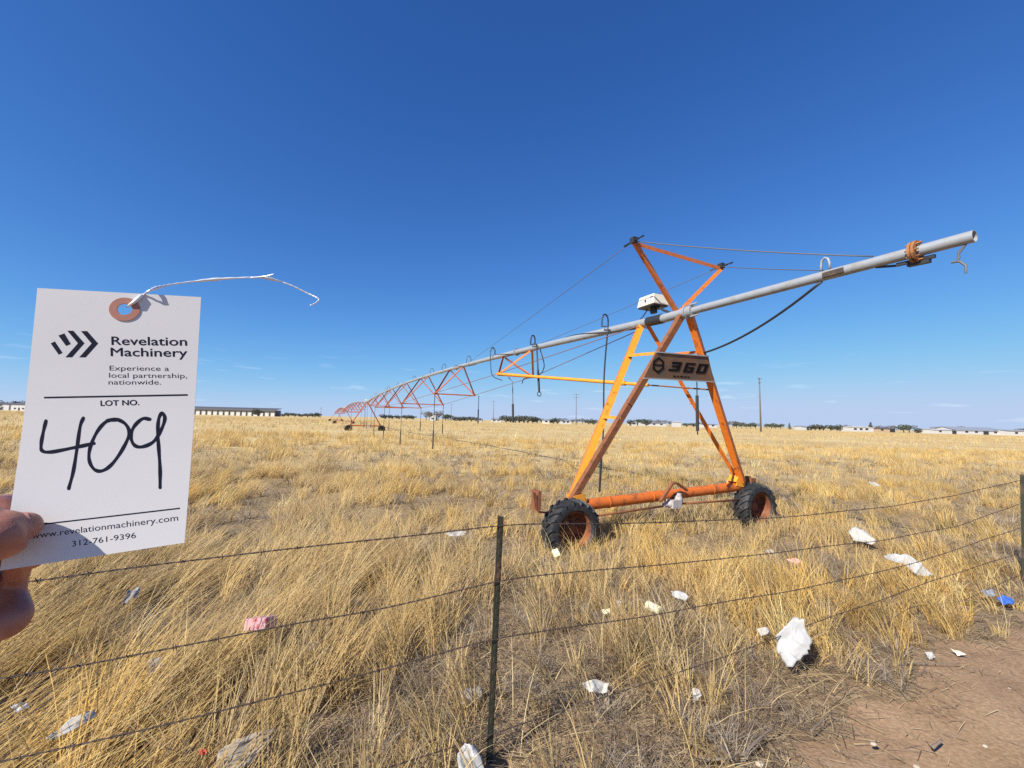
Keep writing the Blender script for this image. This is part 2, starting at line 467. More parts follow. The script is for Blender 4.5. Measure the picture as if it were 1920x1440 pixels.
def mat_dirt():
    m, n, l, b = new_mat('packed_dirt')
    t = n.new("ShaderNodeTexCoord")
    def noise(scale, detail=6):
        z = n.new("ShaderNodeTexNoise"); z.inputs["Scale"].default_value = scale; z.inputs["Detail"].default_value = detail; z.inputs["Roughness"].default_value = 0.62
        l.new(t.outputs["Object"], z.inputs["Vector"]); return z
    a = noise(2.6); r = n.new("ShaderNodeValToRGB")
    r.color_ramp.elements[0].color = (0.290, 0.186, 0.108, 1); r.color_ramp.elements[0].position = 0.3
    r.color_ramp.elements[1].color = (0.425, 0.285, 0.174, 1); r.color_ramp.elements[1].position = 0.72
    l.new(a.outputs["Fac"], r.inputs["Fac"])
    g = noise(55, 5); r2 = n.new("ShaderNodeValToRGB")
    r2.color_ramp.elements[0].color = (0.72, 0.70, 0.66, 1); r2.color_ramp.elements[0].position = 0.35
    r2.color_ramp.elements[1].color = (1.15, 1.14, 1.12, 1); r2.color_ramp.elements[1].position = 0.68
    l.new(g.outputs["Fac"], r2.inputs["Fac"])
    mx = n.new("ShaderNodeMix"); mx.data_type = 'RGBA'; mx.blend_type = 'MULTIPLY'; mx.inputs["Factor"].default_value = 1.0
    l.new(r.outputs["Color"], mx.inputs["A"]); l.new(r2.outputs["Color"], mx.inputs["B"])
    l.new(mx.outputs["Result"], b.inputs["Base Color"])
    b.inputs["Roughness"].default_value = 0.95; b.inputs["Specular IOR Level"].default_value = 0.15
    bz = noise(40, 8); bp = n.new("ShaderNodeBump"); bp.inputs["Strength"].default_value = 0.55; bp.inputs["Distance"].default_value = 0.012
    l.new(bz.outputs["Fac"], bp.inputs["Height"]); l.new(bp.outputs[0], b.inputs["Normal"])
    return m
M['dirt'] = mat_dirt()

# ------------------------------------------------------------------ ground and track
def grid_mesh(name, X, Y, Z, mat):
    nx, ny = X.shape
    me = bpy.data.meshes.new(name)
    vs = np.stack([X, Y, Z], -1).reshape(-1, 3)
    idx = np.arange(nx * ny).reshape(nx, ny)
    q = np.stack([idx[:-1, :-1], idx[1:, :-1], idx[1:, 1:], idx[:-1, 1:]], -1).reshape(-1, 4)
    me.from_pydata(vs.tolist(), [], q.tolist()); me.update()
    me.materials.append(mat); me.shade_smooth()
    o = bpy.data.objects.new(name, me); col.objects.link(o)
    return o
fine = np.arange(-9, 17.01, 0.12)
outer = np.array([18, 20, 23, 27, 32, 40, 55, 80, 130, 220, 400, 800, 1600, 3500])
gx = np.concatenate([-outer[::-1] + 9, np.arange(-9, 14.01, 0.12), outer])
gy = np.concatenate([-outer[::-1], np.arange(-3, 17.01, 0.12), outer])
GX, GY = np.meshgrid(gx, gy, indexing='ij')
ground = grid_mesh("ground", GX, GY, ground_z(GX, GY), M['ground'])
tag(ground, "flat dry field of brown soil under the cured grass", None, None, "structure")

# track edge: straight line through two ground points, parallel with the fence
TE0, TE1 = V(1.06, 2.06), V(4.36, 3.80)
TD = (TE1 - TE0) / np.linalg.norm(TE1 - TE0)
TN = V(-TD[1], TD[0])                                   # points into the field
def track_dist(x, y):
    """Signed distance from the track's edge, positive in the grass; the edge wanders."""
    s = (np.asarray(x) - TE0[0]) * TD[0] + (np.asarray(y) - TE0[1]) * TD[1]
    d = (np.asarray(x) - TE0[0]) * TN[0] + (np.asarray(y) - TE0[1]) * TN[1]
    return d + 0.34 * (fbm(s * 1.3 + 9, 0 * s + 2, 3) - 0.5) + 0.06 * np.sin(9 * s)
ss = np.arange(-9, 16.01, 0.07)
ww = np.concatenate([np.linspace(0, 0.5, 8), np.linspace(0.6, 4.2, 34)])
S, W = np.meshgrid(ss, ww, indexing='ij')
edge = 0.34 * (fbm(S * 1.3 + 9, 0 * S + 2, 3) - 0.5) + 0.06 * np.sin(9 * S)
TXg = TE0[0] + TD[0] * S - TN[0] * (W + edge)
TYg = TE0[1] + TD[1] * S - TN[1] * (W + edge)
TZg = ground_z(TXg, TYg) + 0.006 + 0.010 * np.minimum(1, W * 4) + 0.012 * (fbm(TXg * 3, TYg * 3) - 0.5) * np.minimum(1, W * 2)
track = grid_mesh("dirt_track", TXg, TYg, TZg, M['dirt'])
tag(track, "bare reddish brown dirt track along the fence", None, None, "structure")

# ------------------------------------------------------------------ grass
def blade_mesh(name, base, horiz, vert, width, wdir, tint, segs, mat, bend=1.7, droop=0.25):
    """Ribbons: base (N,3); horiz (N,2) total horizontal run; vert (N,) rise; width (N,); wdir (N,) angle of the ribbon's width."""
    N = len(base)
    s = np.linspace(0, 1, segs + 1)
    P = np.empty((N, segs + 1, 3), np.float32)
    f = s ** bend
    P[:, :, 0] = base[:, 0:1] + horiz[:, 0:1] * f
    P[:, :, 1] = base[:, 1:2] + horiz[:, 1:2] * f
    P[:, :, 2] = base[:, 2:3] + vert[:, None] * (s * (1 + droop) - droop * s ** 3)
    w = (width[:, None] * (1.0 - 0.82 * s ** 1.5) * 0.5).astype(np.float32)
    wx, wy = np.cos(wdir)[:, None] * w, np.sin(wdir)[:, None] * w
    A = P.copy(); B = P.copy()
    A[:, :, 0] -= wx; A[:, :, 1] -= wy
    B[:, :, 0] += wx; B[:, :, 1] += wy
    vs = np.stack([A, B], 2).reshape(-1, 3)
    k = 2 * (segs + 1)
    b0 = (np.arange(N) * k)[:, None, None]
    j = (np.arange(segs) * 2)[None, :, None]
    q = (b0 + j + np.array([0, 1, 3, 2])[None, None, :]).reshape(-1)
    nf = N * segs
    me = bpy.data.meshes.new(name)
    me.vertices.add(len(vs)); me.vertices.foreach_set("co", vs.ravel())
    me.loops.add(nf * 4); me.loops.foreach_set("vertex_index", q.astype(np.int32))
    me.polygons.add(nf)
    me.polygons.foreach_set("loop_start", (np.arange(nf) * 4).astype(np.int32))
    me.update(calc_edges=True)
    ca = me.color_attributes.new("tint", 'FLOAT_COLOR', 'POINT')
    c4 = np.ones((N, k, 4), np.float32); c4[:, :, :3] = tint[:, None, :]
    ca.data.foreach_set("color", c4.ravel())
    me.materials.append(mat)
    o = bpy.data.objects.new(name, me); col.objects.link(o)
    return o

GOLD, STRAW, PALE, BROWN, GREY = (np.array(c) for c in ((0.71, 0.455, 0.128), (0.75, 0.54, 0.205), (0.83, 0.67, 0.36), (0.36, 0.210, 0.080), (0.42, 0.33, 0.22)))
def grass_tint(x, y, n):
    p = fbm(x * 0.55 + 3, y * 0.40 + 8)
    u = rng.random(n)
    t = np.where((u < 0.36)[:, None], GOLD, np.where((u < 0.66)[:, None], STRAW, np.where((u < 0.76)[:, None], PALE, np.where((u < 0.90)[:, None], BROWN, GREY))))
    k = np.clip((p - 0.45) * 3.0, -1, 1)[:, None]
    t = t * (1 + 0.10 * k) * (1 - 0.06 * np.maximum(0, -k) * np.array([0, 0.3, 1.0]))
    g = np.clip((fbm(x * 0.33 + 71, y * 0.25 + 13) - 0.58) * 5, 0, 0.30)[:, None]
    t = t * (1 - g) + np.array([0.42, 0.345, 0.24]) * g
    return np.clip(t * rng.uniform(0.58, 1.26, n)[:, None], 0, 0.9)

def scatter(y0, y1, per_m2, margin=1.6, clump=None):
    """Random points in the wedge of field the photograph could see (widened for a step aside)."""
    n = int(per_m2 * (1.28 * (y1 * y1 - y0 * y0) + 2 * margin * (y1 - y0)))
    u = rng.random(n)
    # area density grows with the wedge's width
    A, B = 1.28, margin
    tot = A * (y1 * y1 - y0 * y0) + 2 * B * (y1 - y0)
    c = u * tot + A * y0 * y0 + 2 * B * y0
    y = (-2 * B + np.sqrt(4 * B * B + 4 * A * c)) / (2 * A)
    x = rng.uniform(-1, 1, n) * (1.28 * y + margin)
    return x, y

def lean_ratio(x, y):
    near = np.interp(y, [0, 6, 16, 40], [1.0, 0.75, 0.35, 0.15])
    return np.interp(x + 0.15 * y, [-2.5, -0.6, 0.6, 2.0], [1.7, 1.3, 0.7, 0.5]) * near + 0.18

def make_grass(name, y0, y1, tufts, per, hgt, wid, segs, spread, gap=0.40, lbl=None, keep=0.06, extra=None):
    tx, ty = scatter(y0, y1, tufts)
    dens = fbm(tx * 0.9 + 31, ty * 0.75 + 4, 3)
    d = track_dist(tx, ty)
    holes = np.clip((fbm(tx * (3.4 if y1 < 6 else 1.9) + 7, ty * (3.0 if y1 < 6 else 1.3) + 21, 2) - 0.40) * 9, 0.10, 1) if y1 < 40 else 1.0
    near_post = (np.abs(tx + 0.075) < 0.10 + 0.06 * (2.12 - ty)) & (ty < 2.14) & (ty > 1.2)
    ok = (rng.random(len(tx)) < np.clip((dens - gap) * 6 + 0.35, keep, 1) * np.clip(0.60 + d * 0.8, 0.4, 1) * np.where(near_post, 0.12, 1.0) * holes) & ((d > 0.10) | ((d > -0.10) & (rng.random(len(tx)) < 0.12)))
    tx, ty, d = tx[ok], ty[ok], d[ok]
    if extra is not None:
        tx, ty = np.concatenate([tx, extra[0]]), np.concatenate([ty, extra[1]])
        d = track_dist(tx, ty)
    m = len(tx)
    big = rng.lognormal(0, 0.28, m) * (0.75 + 0.6 * fbm(tx * 1.3, ty * 1.3)) * np.clip(0.50 + d * 0.42, 0.4, 1) * np.interp(tx + 0.1 * ty, [-1.5, 0.4], [1.40, 0.92])
    ang = math.pi / 2 + 1.1 * (fbm(tx * 0.45 + 50, ty * 0.45 + 50, 2) - 0.5) * 2 + 0.05
    lr = lean_ratio(tx, ty) * rng.uniform(0.6, 1.35, m)
    ang = ang + rng.normal(0, 1, m) * np.interp(lr, [0.4, 1.5], [1.0, 0.28])
    r = np.repeat(np.arange(m), per)
    N = len(r)
    rr = spread * np.sqrt(rng.random(N)); ra = rng.uniform(0, 2 * math.pi, N)
    bx, by = tx[r] + rr * np.cos(ra), ty[r] + rr * np.sin(ra)
    L = hgt * big[r] * rng.uniform(0.45, 1.25, N)
    q = lr[r] * rng.uniform(0.7, 1.3, N)
    vert = L / np.sqrt(1 + q * q)
    hx = L * q / np.sqrt(1 + q * q)
    a2 = ang[r] + rng.normal(0, 1, N) * np.interp(lr[r], [0.4, 1.6], [0.66, 0.20])
    out = np.interp(lr[r], [0.4, 1.6], [0.42, 0.14]) * L * rng.random(N)
    H = np.stack([hx * np.cos(a2) + out * np.cos(ra), hx * np.sin(a2) + out * np.sin(ra)], 1)
    base = np.stack([bx, by, ground_z(bx, by) - 0.01], 1)
    W = wid * rng.uniform(0.6, 1.4, N)
    tt = grass_tint(tx, ty, m)
    tint = 0.55 * tt[r] + 0.45 * grass_tint(bx, by, N)
    o = blade_mesh(name, base, H, vert, W, a2 + math.pi / 2 + rng.normal(0, 1, N) * np.interp(q, [0.4, 1.2], [1.2, 0.45]), tint, segs, M['grass'])
    tag(o, lbl, None, None, "stuff")
    return N
ex_, ey_ = [], []
for w_ in WHEELS:
    for _ in range(20):
        p_ = w_ + B3 * random.gauss(0, 0.30) - U3 * random.uniform(-0.12, 0.50)
        ex_.append(p_[0]); ey_.append(p_[1])
cnt = 0
cnt += make_grass("dry_grass", 0.7, 5.0, 120, 25, 0.30, 0.0052, 4, 0.05, gap=0.33, lbl="long golden dry grass leaning over along the barbed wire fence")
cnt += make_grass("dry_grass", 5.0, 13.0, 36, 26, 0.235, 0.0062, 3, 0.09, gap=0.39, lbl="dry straw coloured grass around the nearest tower wheels", extra=(np.array(ex_), np.array(ey_)))
cnt += make_grass("dry_grass", 13.0, 36.0, 5.5, 20, 0.26, 0.014, 2, 0.26, gap=0.41, lbl="cured yellow grass across the middle of the field")
cnt += make_grass("dry_grass", 36.0, 190.0, 0.40, 6, 0.26, 0.05, 1, 0.8, gap=0.40, lbl="pale cured grass reaching to the far treeline")
print("grass blades", cnt)

# thatch: short flattened stems between the tufts
def make_thatch(name, y0, y1, per, L0, w, lbl):
    x, y = scatter(y0, y1, per)
    d = track_dist(x, y)
    p = np.clip(0.5 + d * 4, 0, 1)
    ok = rng.random(len(x)) < np.where(d > 0, p, 0.6 * np.exp(d / 0.15))
    x, y = x[ok], y[ok]; N = len(x)
    a = rng.uniform(0, 2 * math.pi, N)
    L = L0 * rng.uniform(0.3, 1.3, N)
    base = np.stack([x, y, ground_z(x, y) + rng.uniform(0.008, 0.05, N) * np.clip((track_dist(x, y) + 0.02) * 8, 0.25, 1) + 0.008 + np.where(track_dist(x, y) < 0.03, 0.012, 0.0)], 1)
    t = np.where((rng.random(N) < 0.34)[:, None], np.array([0.22, 0.155, 0.095]), np.where((rng.random(N) < 0.45)[:, None], np.array([0.40, 0.32, 0.215]), np.array([0.70, 0.545, 0.30])))
    t = t * rng.uniform(0.6, 1.2, N)[:, None]
    o = blade_mesh(name, base, np.stack([L * np.cos(a), L * np.sin(a)], 1), L * np.where(track_dist(x, y) < 0.05, rng.uniform(-0.01, 0.03, N), rng.uniform(-0.02, 0.22, N)), w * rng.uniform(0.6, 1.4, N), a + math.pi / 2 + rng.normal(0, 0.3, N), t, 2, M['grass'], bend=1.0)
    tag(o, lbl, None, None, "stuff")
make_thatch("straw_litter", 0.8, 5.0, 1500, 0.12, 0.0036, "flattened straw and broken stems lying on the soil by the fence")
make_thatch("straw_litter", 5.0, 13.0, 420, 0.17, 0.006, "flattened straw lying between the tufts near the wheels")

# dead grey weeds: branching twigs, low and tangled, in the gaps
def make_weeds(name, y0, y1, per, size, rad_, lbl, twigs=46):
    x, y = scatter(y0, y1, per)
    dens = fbm(x * 0.9 + 31, y * 0.75 + 4, 3); d = track_dist(x, y)
    ok = (dens < 0.53) & (d > 0.08)
    x, y = x[ok], y[ok]; m = len(x)
    r = np.repeat(np.arange(m), twigs); N = len(r)
    sz = size * rng.uniform(0.5, 1.3, m)
    st = rng.random(N) * 0.7
    a = rng.uniform(0, 2 * math.pi, N)
    off = sz[r] * st * 0.55
    bx, by = x[r] + off * np.cos(a), y[r] + off * np.sin(a)
    L = sz[r] * rng.uniform(0.35, 0.9, N)
    a2 = a + rng.normal(0, 0.9, N)
    el = rng.uniform(0.05, 1.1, N)
    base = np.stack([bx, by, ground_z(bx, by) + sz[r] * st * 0.45], 1)
    t = np.where((rng.random(m) < 0.55)[:, None], np.array([0.33, 0.275, 0.22]), np.array([0.19, 0.135, 0.09]))[r] * rng.uniform(0.6, 1.3, N)[:, None]
    o = blade_mesh(name, base, np.stack([L * np.cos(el) * np.cos(a2), L * np.cos(el) * np.sin(a2)], 1), L * np.sin(el), rad_ * rng.uniform(0.6, 1.4, N), rng.uniform(0, math.pi, N), t, 2, M['weed'], bend=1.1)
    tag(o, lbl, None, None, "stuff")
make_weeds("dead_weeds", 0.8, 6.0, 28, 0.20, 0.0034, "tangled grey brown dead weeds in the gaps of the grass by the fence")
make_weeds("dead_weeds", 6.0, 22.0, 2.6, 0.30, 0.009, "grey dead weed clumps in the thin grass behind the tower", 30)

# long single stalks that stand above the rest
def make_stalks():
    x, y = scatter(0.9, 7.0, 9)
    d = track_dist(x, y); ok = d > 0.02
    x, y = x[ok], y[ok]; N = len(x)
    L = rng.uniform(0.25, 0.46, N)
    q = lean_ratio(x, y) * rng.uniform(0.3, 1.3, N)
    a = math.pi / 2 + rng.normal(0, 0.9, N)
    base = np.stack([x, y, ground_z(x, y)], 1)
    h = L * q / np.sqrt(1 + q * q)
    t = np.where((rng.random(N) < 0.6)[:, None], PALE, STRAW) * rng.uniform(0.8, 1.1, N)[:, None]
    o = blade_mesh("dry_grass", base, np.stack([h * np.cos(a), h * np.sin(a)], 1), L / np.sqrt(1 + q * q), rng.uniform(0.0024, 0.0042, N), rng.uniform(0, math.pi, N), t, 5, M['grass'], bend=1.5)
    tag(o, "tall pale seed stalks standing above the grass near the fence", None, None, "stuff")
make_stalks()
def make_tangle():
    """Broken stems lying across each other over the thin places by the fence."""
    x, y = scatter(0.8, 4.6, 330)
    d = track_dist(x, y); dens = fbm(x * 0.9 + 31, y * 0.75 + 4, 3)
    ok = (d > 0.03) & (rng.random(len(x)) < np.clip(0.75 - (dens - 0.42) * 4, 0.15, 1))
    ok &= ~((np.abs(x + 0.075) < 0.13) & (y < 2.14) & (y > 1.4))
    x, y = x[ok], y[ok]; N = len(x)
    L = rng.uniform(0.10, 0.36, N); a = rng.uniform(0, 2 * math.pi, N); el = rng.uniform(0.02, 0.75, N)
    base = np.stack([x, y, ground_z(x, y) + rng.uniform(0.005, 0.09, N)], 1)
    u = rng.random(N)
    t = np.where((u < 0.45)[:, None], np.array([0.66, 0.50, 0.25]), np.where((u < 0.75)[:, None], np.array([0.42, 0.31, 0.18]), np.array([0.24, 0.175, 0.115]))) * rng.uniform(0.7, 1.15, N)[:, None]
    o = blade_mesh("dry_grass", base, np.stack([L * np.cos(el) * np.cos(a), L * np.cos(el) * np.sin(a)], 1), L * np.sin(el), rng.uniform(0.0026, 0.0050, N), a + math.pi / 2 + rng.normal(0, 0.6, N), t, 3, M['grass'], bend=1.2)
    tag(o, "tangle of broken dry stems over the thin ground by the fence", None, None, "stuff")
make_tangle()
# pebbles and crumbs of earth on the track
mb = MB()
for _ in range(180):
    s_, w_ = random.uniform(-3, 9), random.uniform(0.0, 3.0)
    p = TE0 + TD * s_ - TN * (w_ + 0.05)
    r_ = 0.004 * math.exp(random.gauss(0, 0.55))
    mb.ball((p[0], p[1], float(ground_z(p[0], p[1])) + 0.016 + r_ * 0.2), r_ * random.uniform(0.8, 1.6), r_ * random.uniform(0.8, 1.4), r_ * 0.7, 6, 4)
tag(mb.build("gravel", M['stone'], None, smooth=True), "small pale pebbles scattered over the dirt track", None, None, "stuff")

# ------------------------------------------------------------------ the irrigation pivot
def local_plane(px, py, x=None, y=None):
    """The point of the plane x = const or y = const of the tower's frame that is seen at a photograph pixel."""
    if x is not None: return on_plane(px, py, Lp(x, 0, 0), B3)
    return on_plane(px, py, Lp(0, y, 0), U3)
SPAN, ARCH, NSPAN = 47.0, 0.53, 3
ZP = 3.285
OVER = 3.565
def pipe_z(t):
    if t <= 0: return ZP + 0.0125 * t
    q = (t % SPAN) if t < SPAN * NSPAN - 1e-6 else SPAN
    return ZP + 4 * ARCH * q * (SPAN - q) / SPAN ** 2
def PP(t, x=0, dz=0): return Lp(x, t, pipe_z(t) + dz)

pivot = empty("irrigation_pivot", T0, "long centre pivot irrigator, grey pipe on orange wheeled towers receding across the dry field", "irrigation pivot")
FOOT = 0.655

def wheel(parent, c, axis, R=0.40, W=0.28, lugs=True, rim_mat='rim'):
    a = axis / np.linalg.norm(axis); e1 = np.cross(a, Z3); e1 /= np.linalg.norm(e1); e2 = np.cross(a, e1)
    root = None
    prof = [(-0.36, 0.60), (-0.50, 0.68), (-0.52, 0.80), (-0.46, 0.90), (-0.30, 0.945), (0, 0.955), (0.30, 0.945), (0.46, 0.90), (0.52, 0.80), (0.50, 0.68), (0.36, 0.60)]
    n = 40
    mb = MB(); vs, fs = [], []
    for i in range(n):
        w = 2 * math.pi * i / n; d = e1 * math.cos(w) + e2 * math.sin(w)
        vs += [c + a * (p[0] * W) + d * (p[1] * R) for p in prof]
    k = len(prof)
    for i in range(n):
        for j in range(k - 1):
            i2 = (i + 1) % n
            fs.append((i * k + j, i * k + j + 1, i2 * k + j + 1, i2 * k + j))
    mb.add(vs, fs)
    if lugs:
        m = 19
        for sd in (-1, 1):
            for i in range(m):
                w0 = 2 * math.pi * (i + (0.5 if sd > 0 else 0)) / m
                pts = []
                for q in np.linspace(0, 1, 5):
                    w = w0 + 0.30 * q
                    d = e1 * math.cos(w) + e2 * math.sin(w)
                    ax = sd * W * (0.02 + 0.49 * q)
                    rr = R * (0.975 - 0.085 * q ** 3)
                    pts.append((c + a * ax + d * rr, d))
                for q in range(4):
                    (p, d), (p2, d2) = pts[q], pts[q + 1]
                    t = (p2 - p) / np.linalg.norm(p2 - p); nrm = np.cross(t, d)
                    h = R * 0.055; wd = R * 0.042
                    v8 = [p - nrm * wd * 1.25 - d * h, p + nrm * wd * 1.25 - d * h, p + nrm * wd + d * h * 0.7, p - nrm * wd + d * h * 0.7,
                          p2 - nrm * wd * 1.25 - d2 * h, p2 + nrm * wd * 1.25 - d2 * h, p2 + nrm * wd + d2 * h * 0.7, p2 - nrm * wd + d2 * h * 0.7]
                    mb.add(v8, [(0, 1, 2, 3), (7, 6, 5, 4), (0, 4, 5, 1), (1, 5, 6, 2), (2, 6, 7, 3), (3, 7, 4, 0)])
    tyre = mb.build("tyre", M['rubber'], parent, smooth=True, sharp=38)
    mb = MB(); vs, fs = [], []
    prof = [(-0.40, 0.62), (-0.33, 0.57), (-0.02, 0.56), (0.10, 0.50), (0.12, 0.24), (0.02, 0.20), (0.01, 0.0)]
    prof2 = [(0.40, 0.62), (0.33, 0.57), (0.10, 0.555)]
    for pr in (prof, prof2):
        vs, fs = [], []
        k = len(pr)
        for i in range(28):
            w = 2 * math.pi * i / 28; d = e1 * math.cos(w) + e2 * math.sin(w)
            vs += [c + a * (p[0] * W) + d * (p[1] * R) for p in pr]
        for i in range(28):
            for j in range(k - 1):
                i2 = (i + 1) % 28
                fs.append((i * k + j, i * k + j + 1, i2 * k + j + 1, i2 * k + j))
        mb.add(vs, fs)
    for i in range(8):
        w = 2 * math.pi * i / 8; d = e1 * math.cos(w) + e2 * math.sin(w)
        p = c + d * R * 0.36 + a * W * 0.12
        mb.tube([p, p - a * 0.03], 0.014, 6)
    rim = mb.build("rim", M[rim_mat], tyre, smooth=True, sharp=35)
    return tyre

# water pipe: the near run with its overhang, then the arched spans
mb = MB()
pts = [PP(t) for t in (-0.52, -0.2, 0, 0.6)] + [PP(t) for t in np.arange(1.2, SPAN * NSPAN + 0.1, 1.2)]
mb.tube(pts, 0.070, 14)
for t in list(np.arange(5.6, SPAN, 5.8)) + [SPAN + q for q in np.arange(5.6, SPAN, 5.8)]:
    mb.tube([PP(t - 0.02), PP(t + 0.02)], 0.105, 14)           # flange joints
pipe = mb.build("water_pipe", M['galv'], pivot, smooth=True, sharp=40)
mb = MB()
mb.tube([PP(-0.50), PP(-1.5), PP(-2.3), PP(-3.16)], [0.055, 0.055, 0.054, 0.053], 14)
n = 14; t_, a_, b_ = frame_of(-U3)
# the open stub beyond the flange is a hollow pipe
vs, fs = [], []
for (y, r) in ((-3.20, 0.052), (-OVER, 0.052), (-OVER, 0.046), (-3.26, 0.046)):
    for k in range(18):
        w = 2 * math.pi * k / 18
        vs.append(PP(y) + (a_ * math.cos(w) + b_ * math.sin(w)) * r)
for j in range(3):
    for k in range(18):
        k2 = (k + 1) % 18
        fs.append((j * 18 + k, j * 18 + k2, (j + 1) * 18 + k2, (j + 1) * 18 + k))
fs.append(tuple(3 * 18 + k for k in range(18)))
mb.add(vs, fs)
over = mb.build("overhang_pipe", M['galv'], pivot, smooth=True, sharp=40)
tag(over, "grey end pipe hanging out beyond the nearest tower")
mb = MB()
for y, r, h in ((-3.155, 0.098, 0.020), (-3.185, 0.100, 0.022)):
    mb.tube([PP(y + h / 2), PP(y - h / 2)], r, 22)
for k in range(8):
    w = 2 * math.pi * k / 8; d = a_ * math.cos(w) + b_ * math.sin(w)
    mb.tube([PP(-3.125) + d * 0.080, PP(-3.225) + d * 0.080], 0.009, 6)
mb.build("pipe_flange", M['rust'], over, smooth=True, sharp=35)
mb = MB()
mb.bar(PP(-3.02, 0.02, -0.075), PP(-3.30, 0.02, -0.080), 0.03, 0.03)
mb.bar(PP(-3.10, 0.03, -0.098), PP(-3.26, 0.03, -0.105), 0.05, 0.04)
mb.tube([PP(-2.86, 0.0, -0.05), PP(-3.0, 0.03, -0.075), PP(-3.2, 0.05, -0.085)], 0.012, 6)
mb.build("valve", M['black'], over)
mb = MB()
hk = [(-3.52, -0.04), (-3.53, -0.10), (-3.50, -0.16), (-3.47, -0.19)]
base = PP(-3.50, 0.0, -0.05)
p1 = local_plane(1797, 476, x=0.0); p2 = local_plane(1784, 492, x=0.0); p3 = local_plane(1799, 490, x=0.0); p4 = local_plane(1811, 498, x=0.0); p5 = local_plane(1811, 512, x=0.0); p0 = local_plane(1811, 457, x=0.0)
mb.tube([p0, p1, (p1 + p3) / 2 - Z3 * 0.002, local_plane(1794, 491, x=0.0)], 0.011, 8)
mb.tube([p2, p3, p4, p5], 0.010, 8)
mb.build("end_nozzle", M['galv_far'], over, smooth=True, sharp=40)
mb = MB()
q0, q1 = local_plane(1548, 514, x=-0.05), local_plane(1586, 508, x=-0.05)
for k, (d0, d1) in enumerate(((0.0, 0.0),)):
    c_ = (q0 + q1) / 2; ax = (q1 - q0) / 2; ax = ax - Z3 * ax[2]
    mb.box(PP(-2.50, 0.0, -0.006), U3 * 0.105, B3 * 0.0575, Z3 * 0.030)
mb.build("pipe_clamp", M['dark_rust'], over, bevel=0.006)
mb = MB()
g = [(0.0, 0.05), (0.0, 0.12), (0.01, 0.175), (0.045, 0.20), (0.08, 0.18), (0.095, 0.13), (0.095, 0.06)]
mb.tube([PP(-2.36 - q[0] * 0.9, 0.0, q[1]) for q in g], 0.013, 8)
mb.build("gooseneck", M['galv'], over, smooth=True)
mb = MB()
mb.tube([PP(-0.42), PP(-0.60)], 0.088, 18); mb.tube([PP(-0.47), PP(-0.50)], 0.105, 18)
for k in range(3):
    d = a_ * math.cos(0.6 + 2.1 * k) + b_ * math.sin(0.6 + 2.1 * k)
    mb.tube([PP(-0.58) + d * 0.10, PP(-0.72) + d * 0.10], 0.014, 6)
mb.build("pipe_coupling", M['galv'], pivot, smooth=True, sharp=35)
mb = MB()
mb.tube([PP(0.02), PP(0.36)], 0.079, 18)
mb.build("joint_boot", M['black'], pivot, smooth=True, sharp=35)

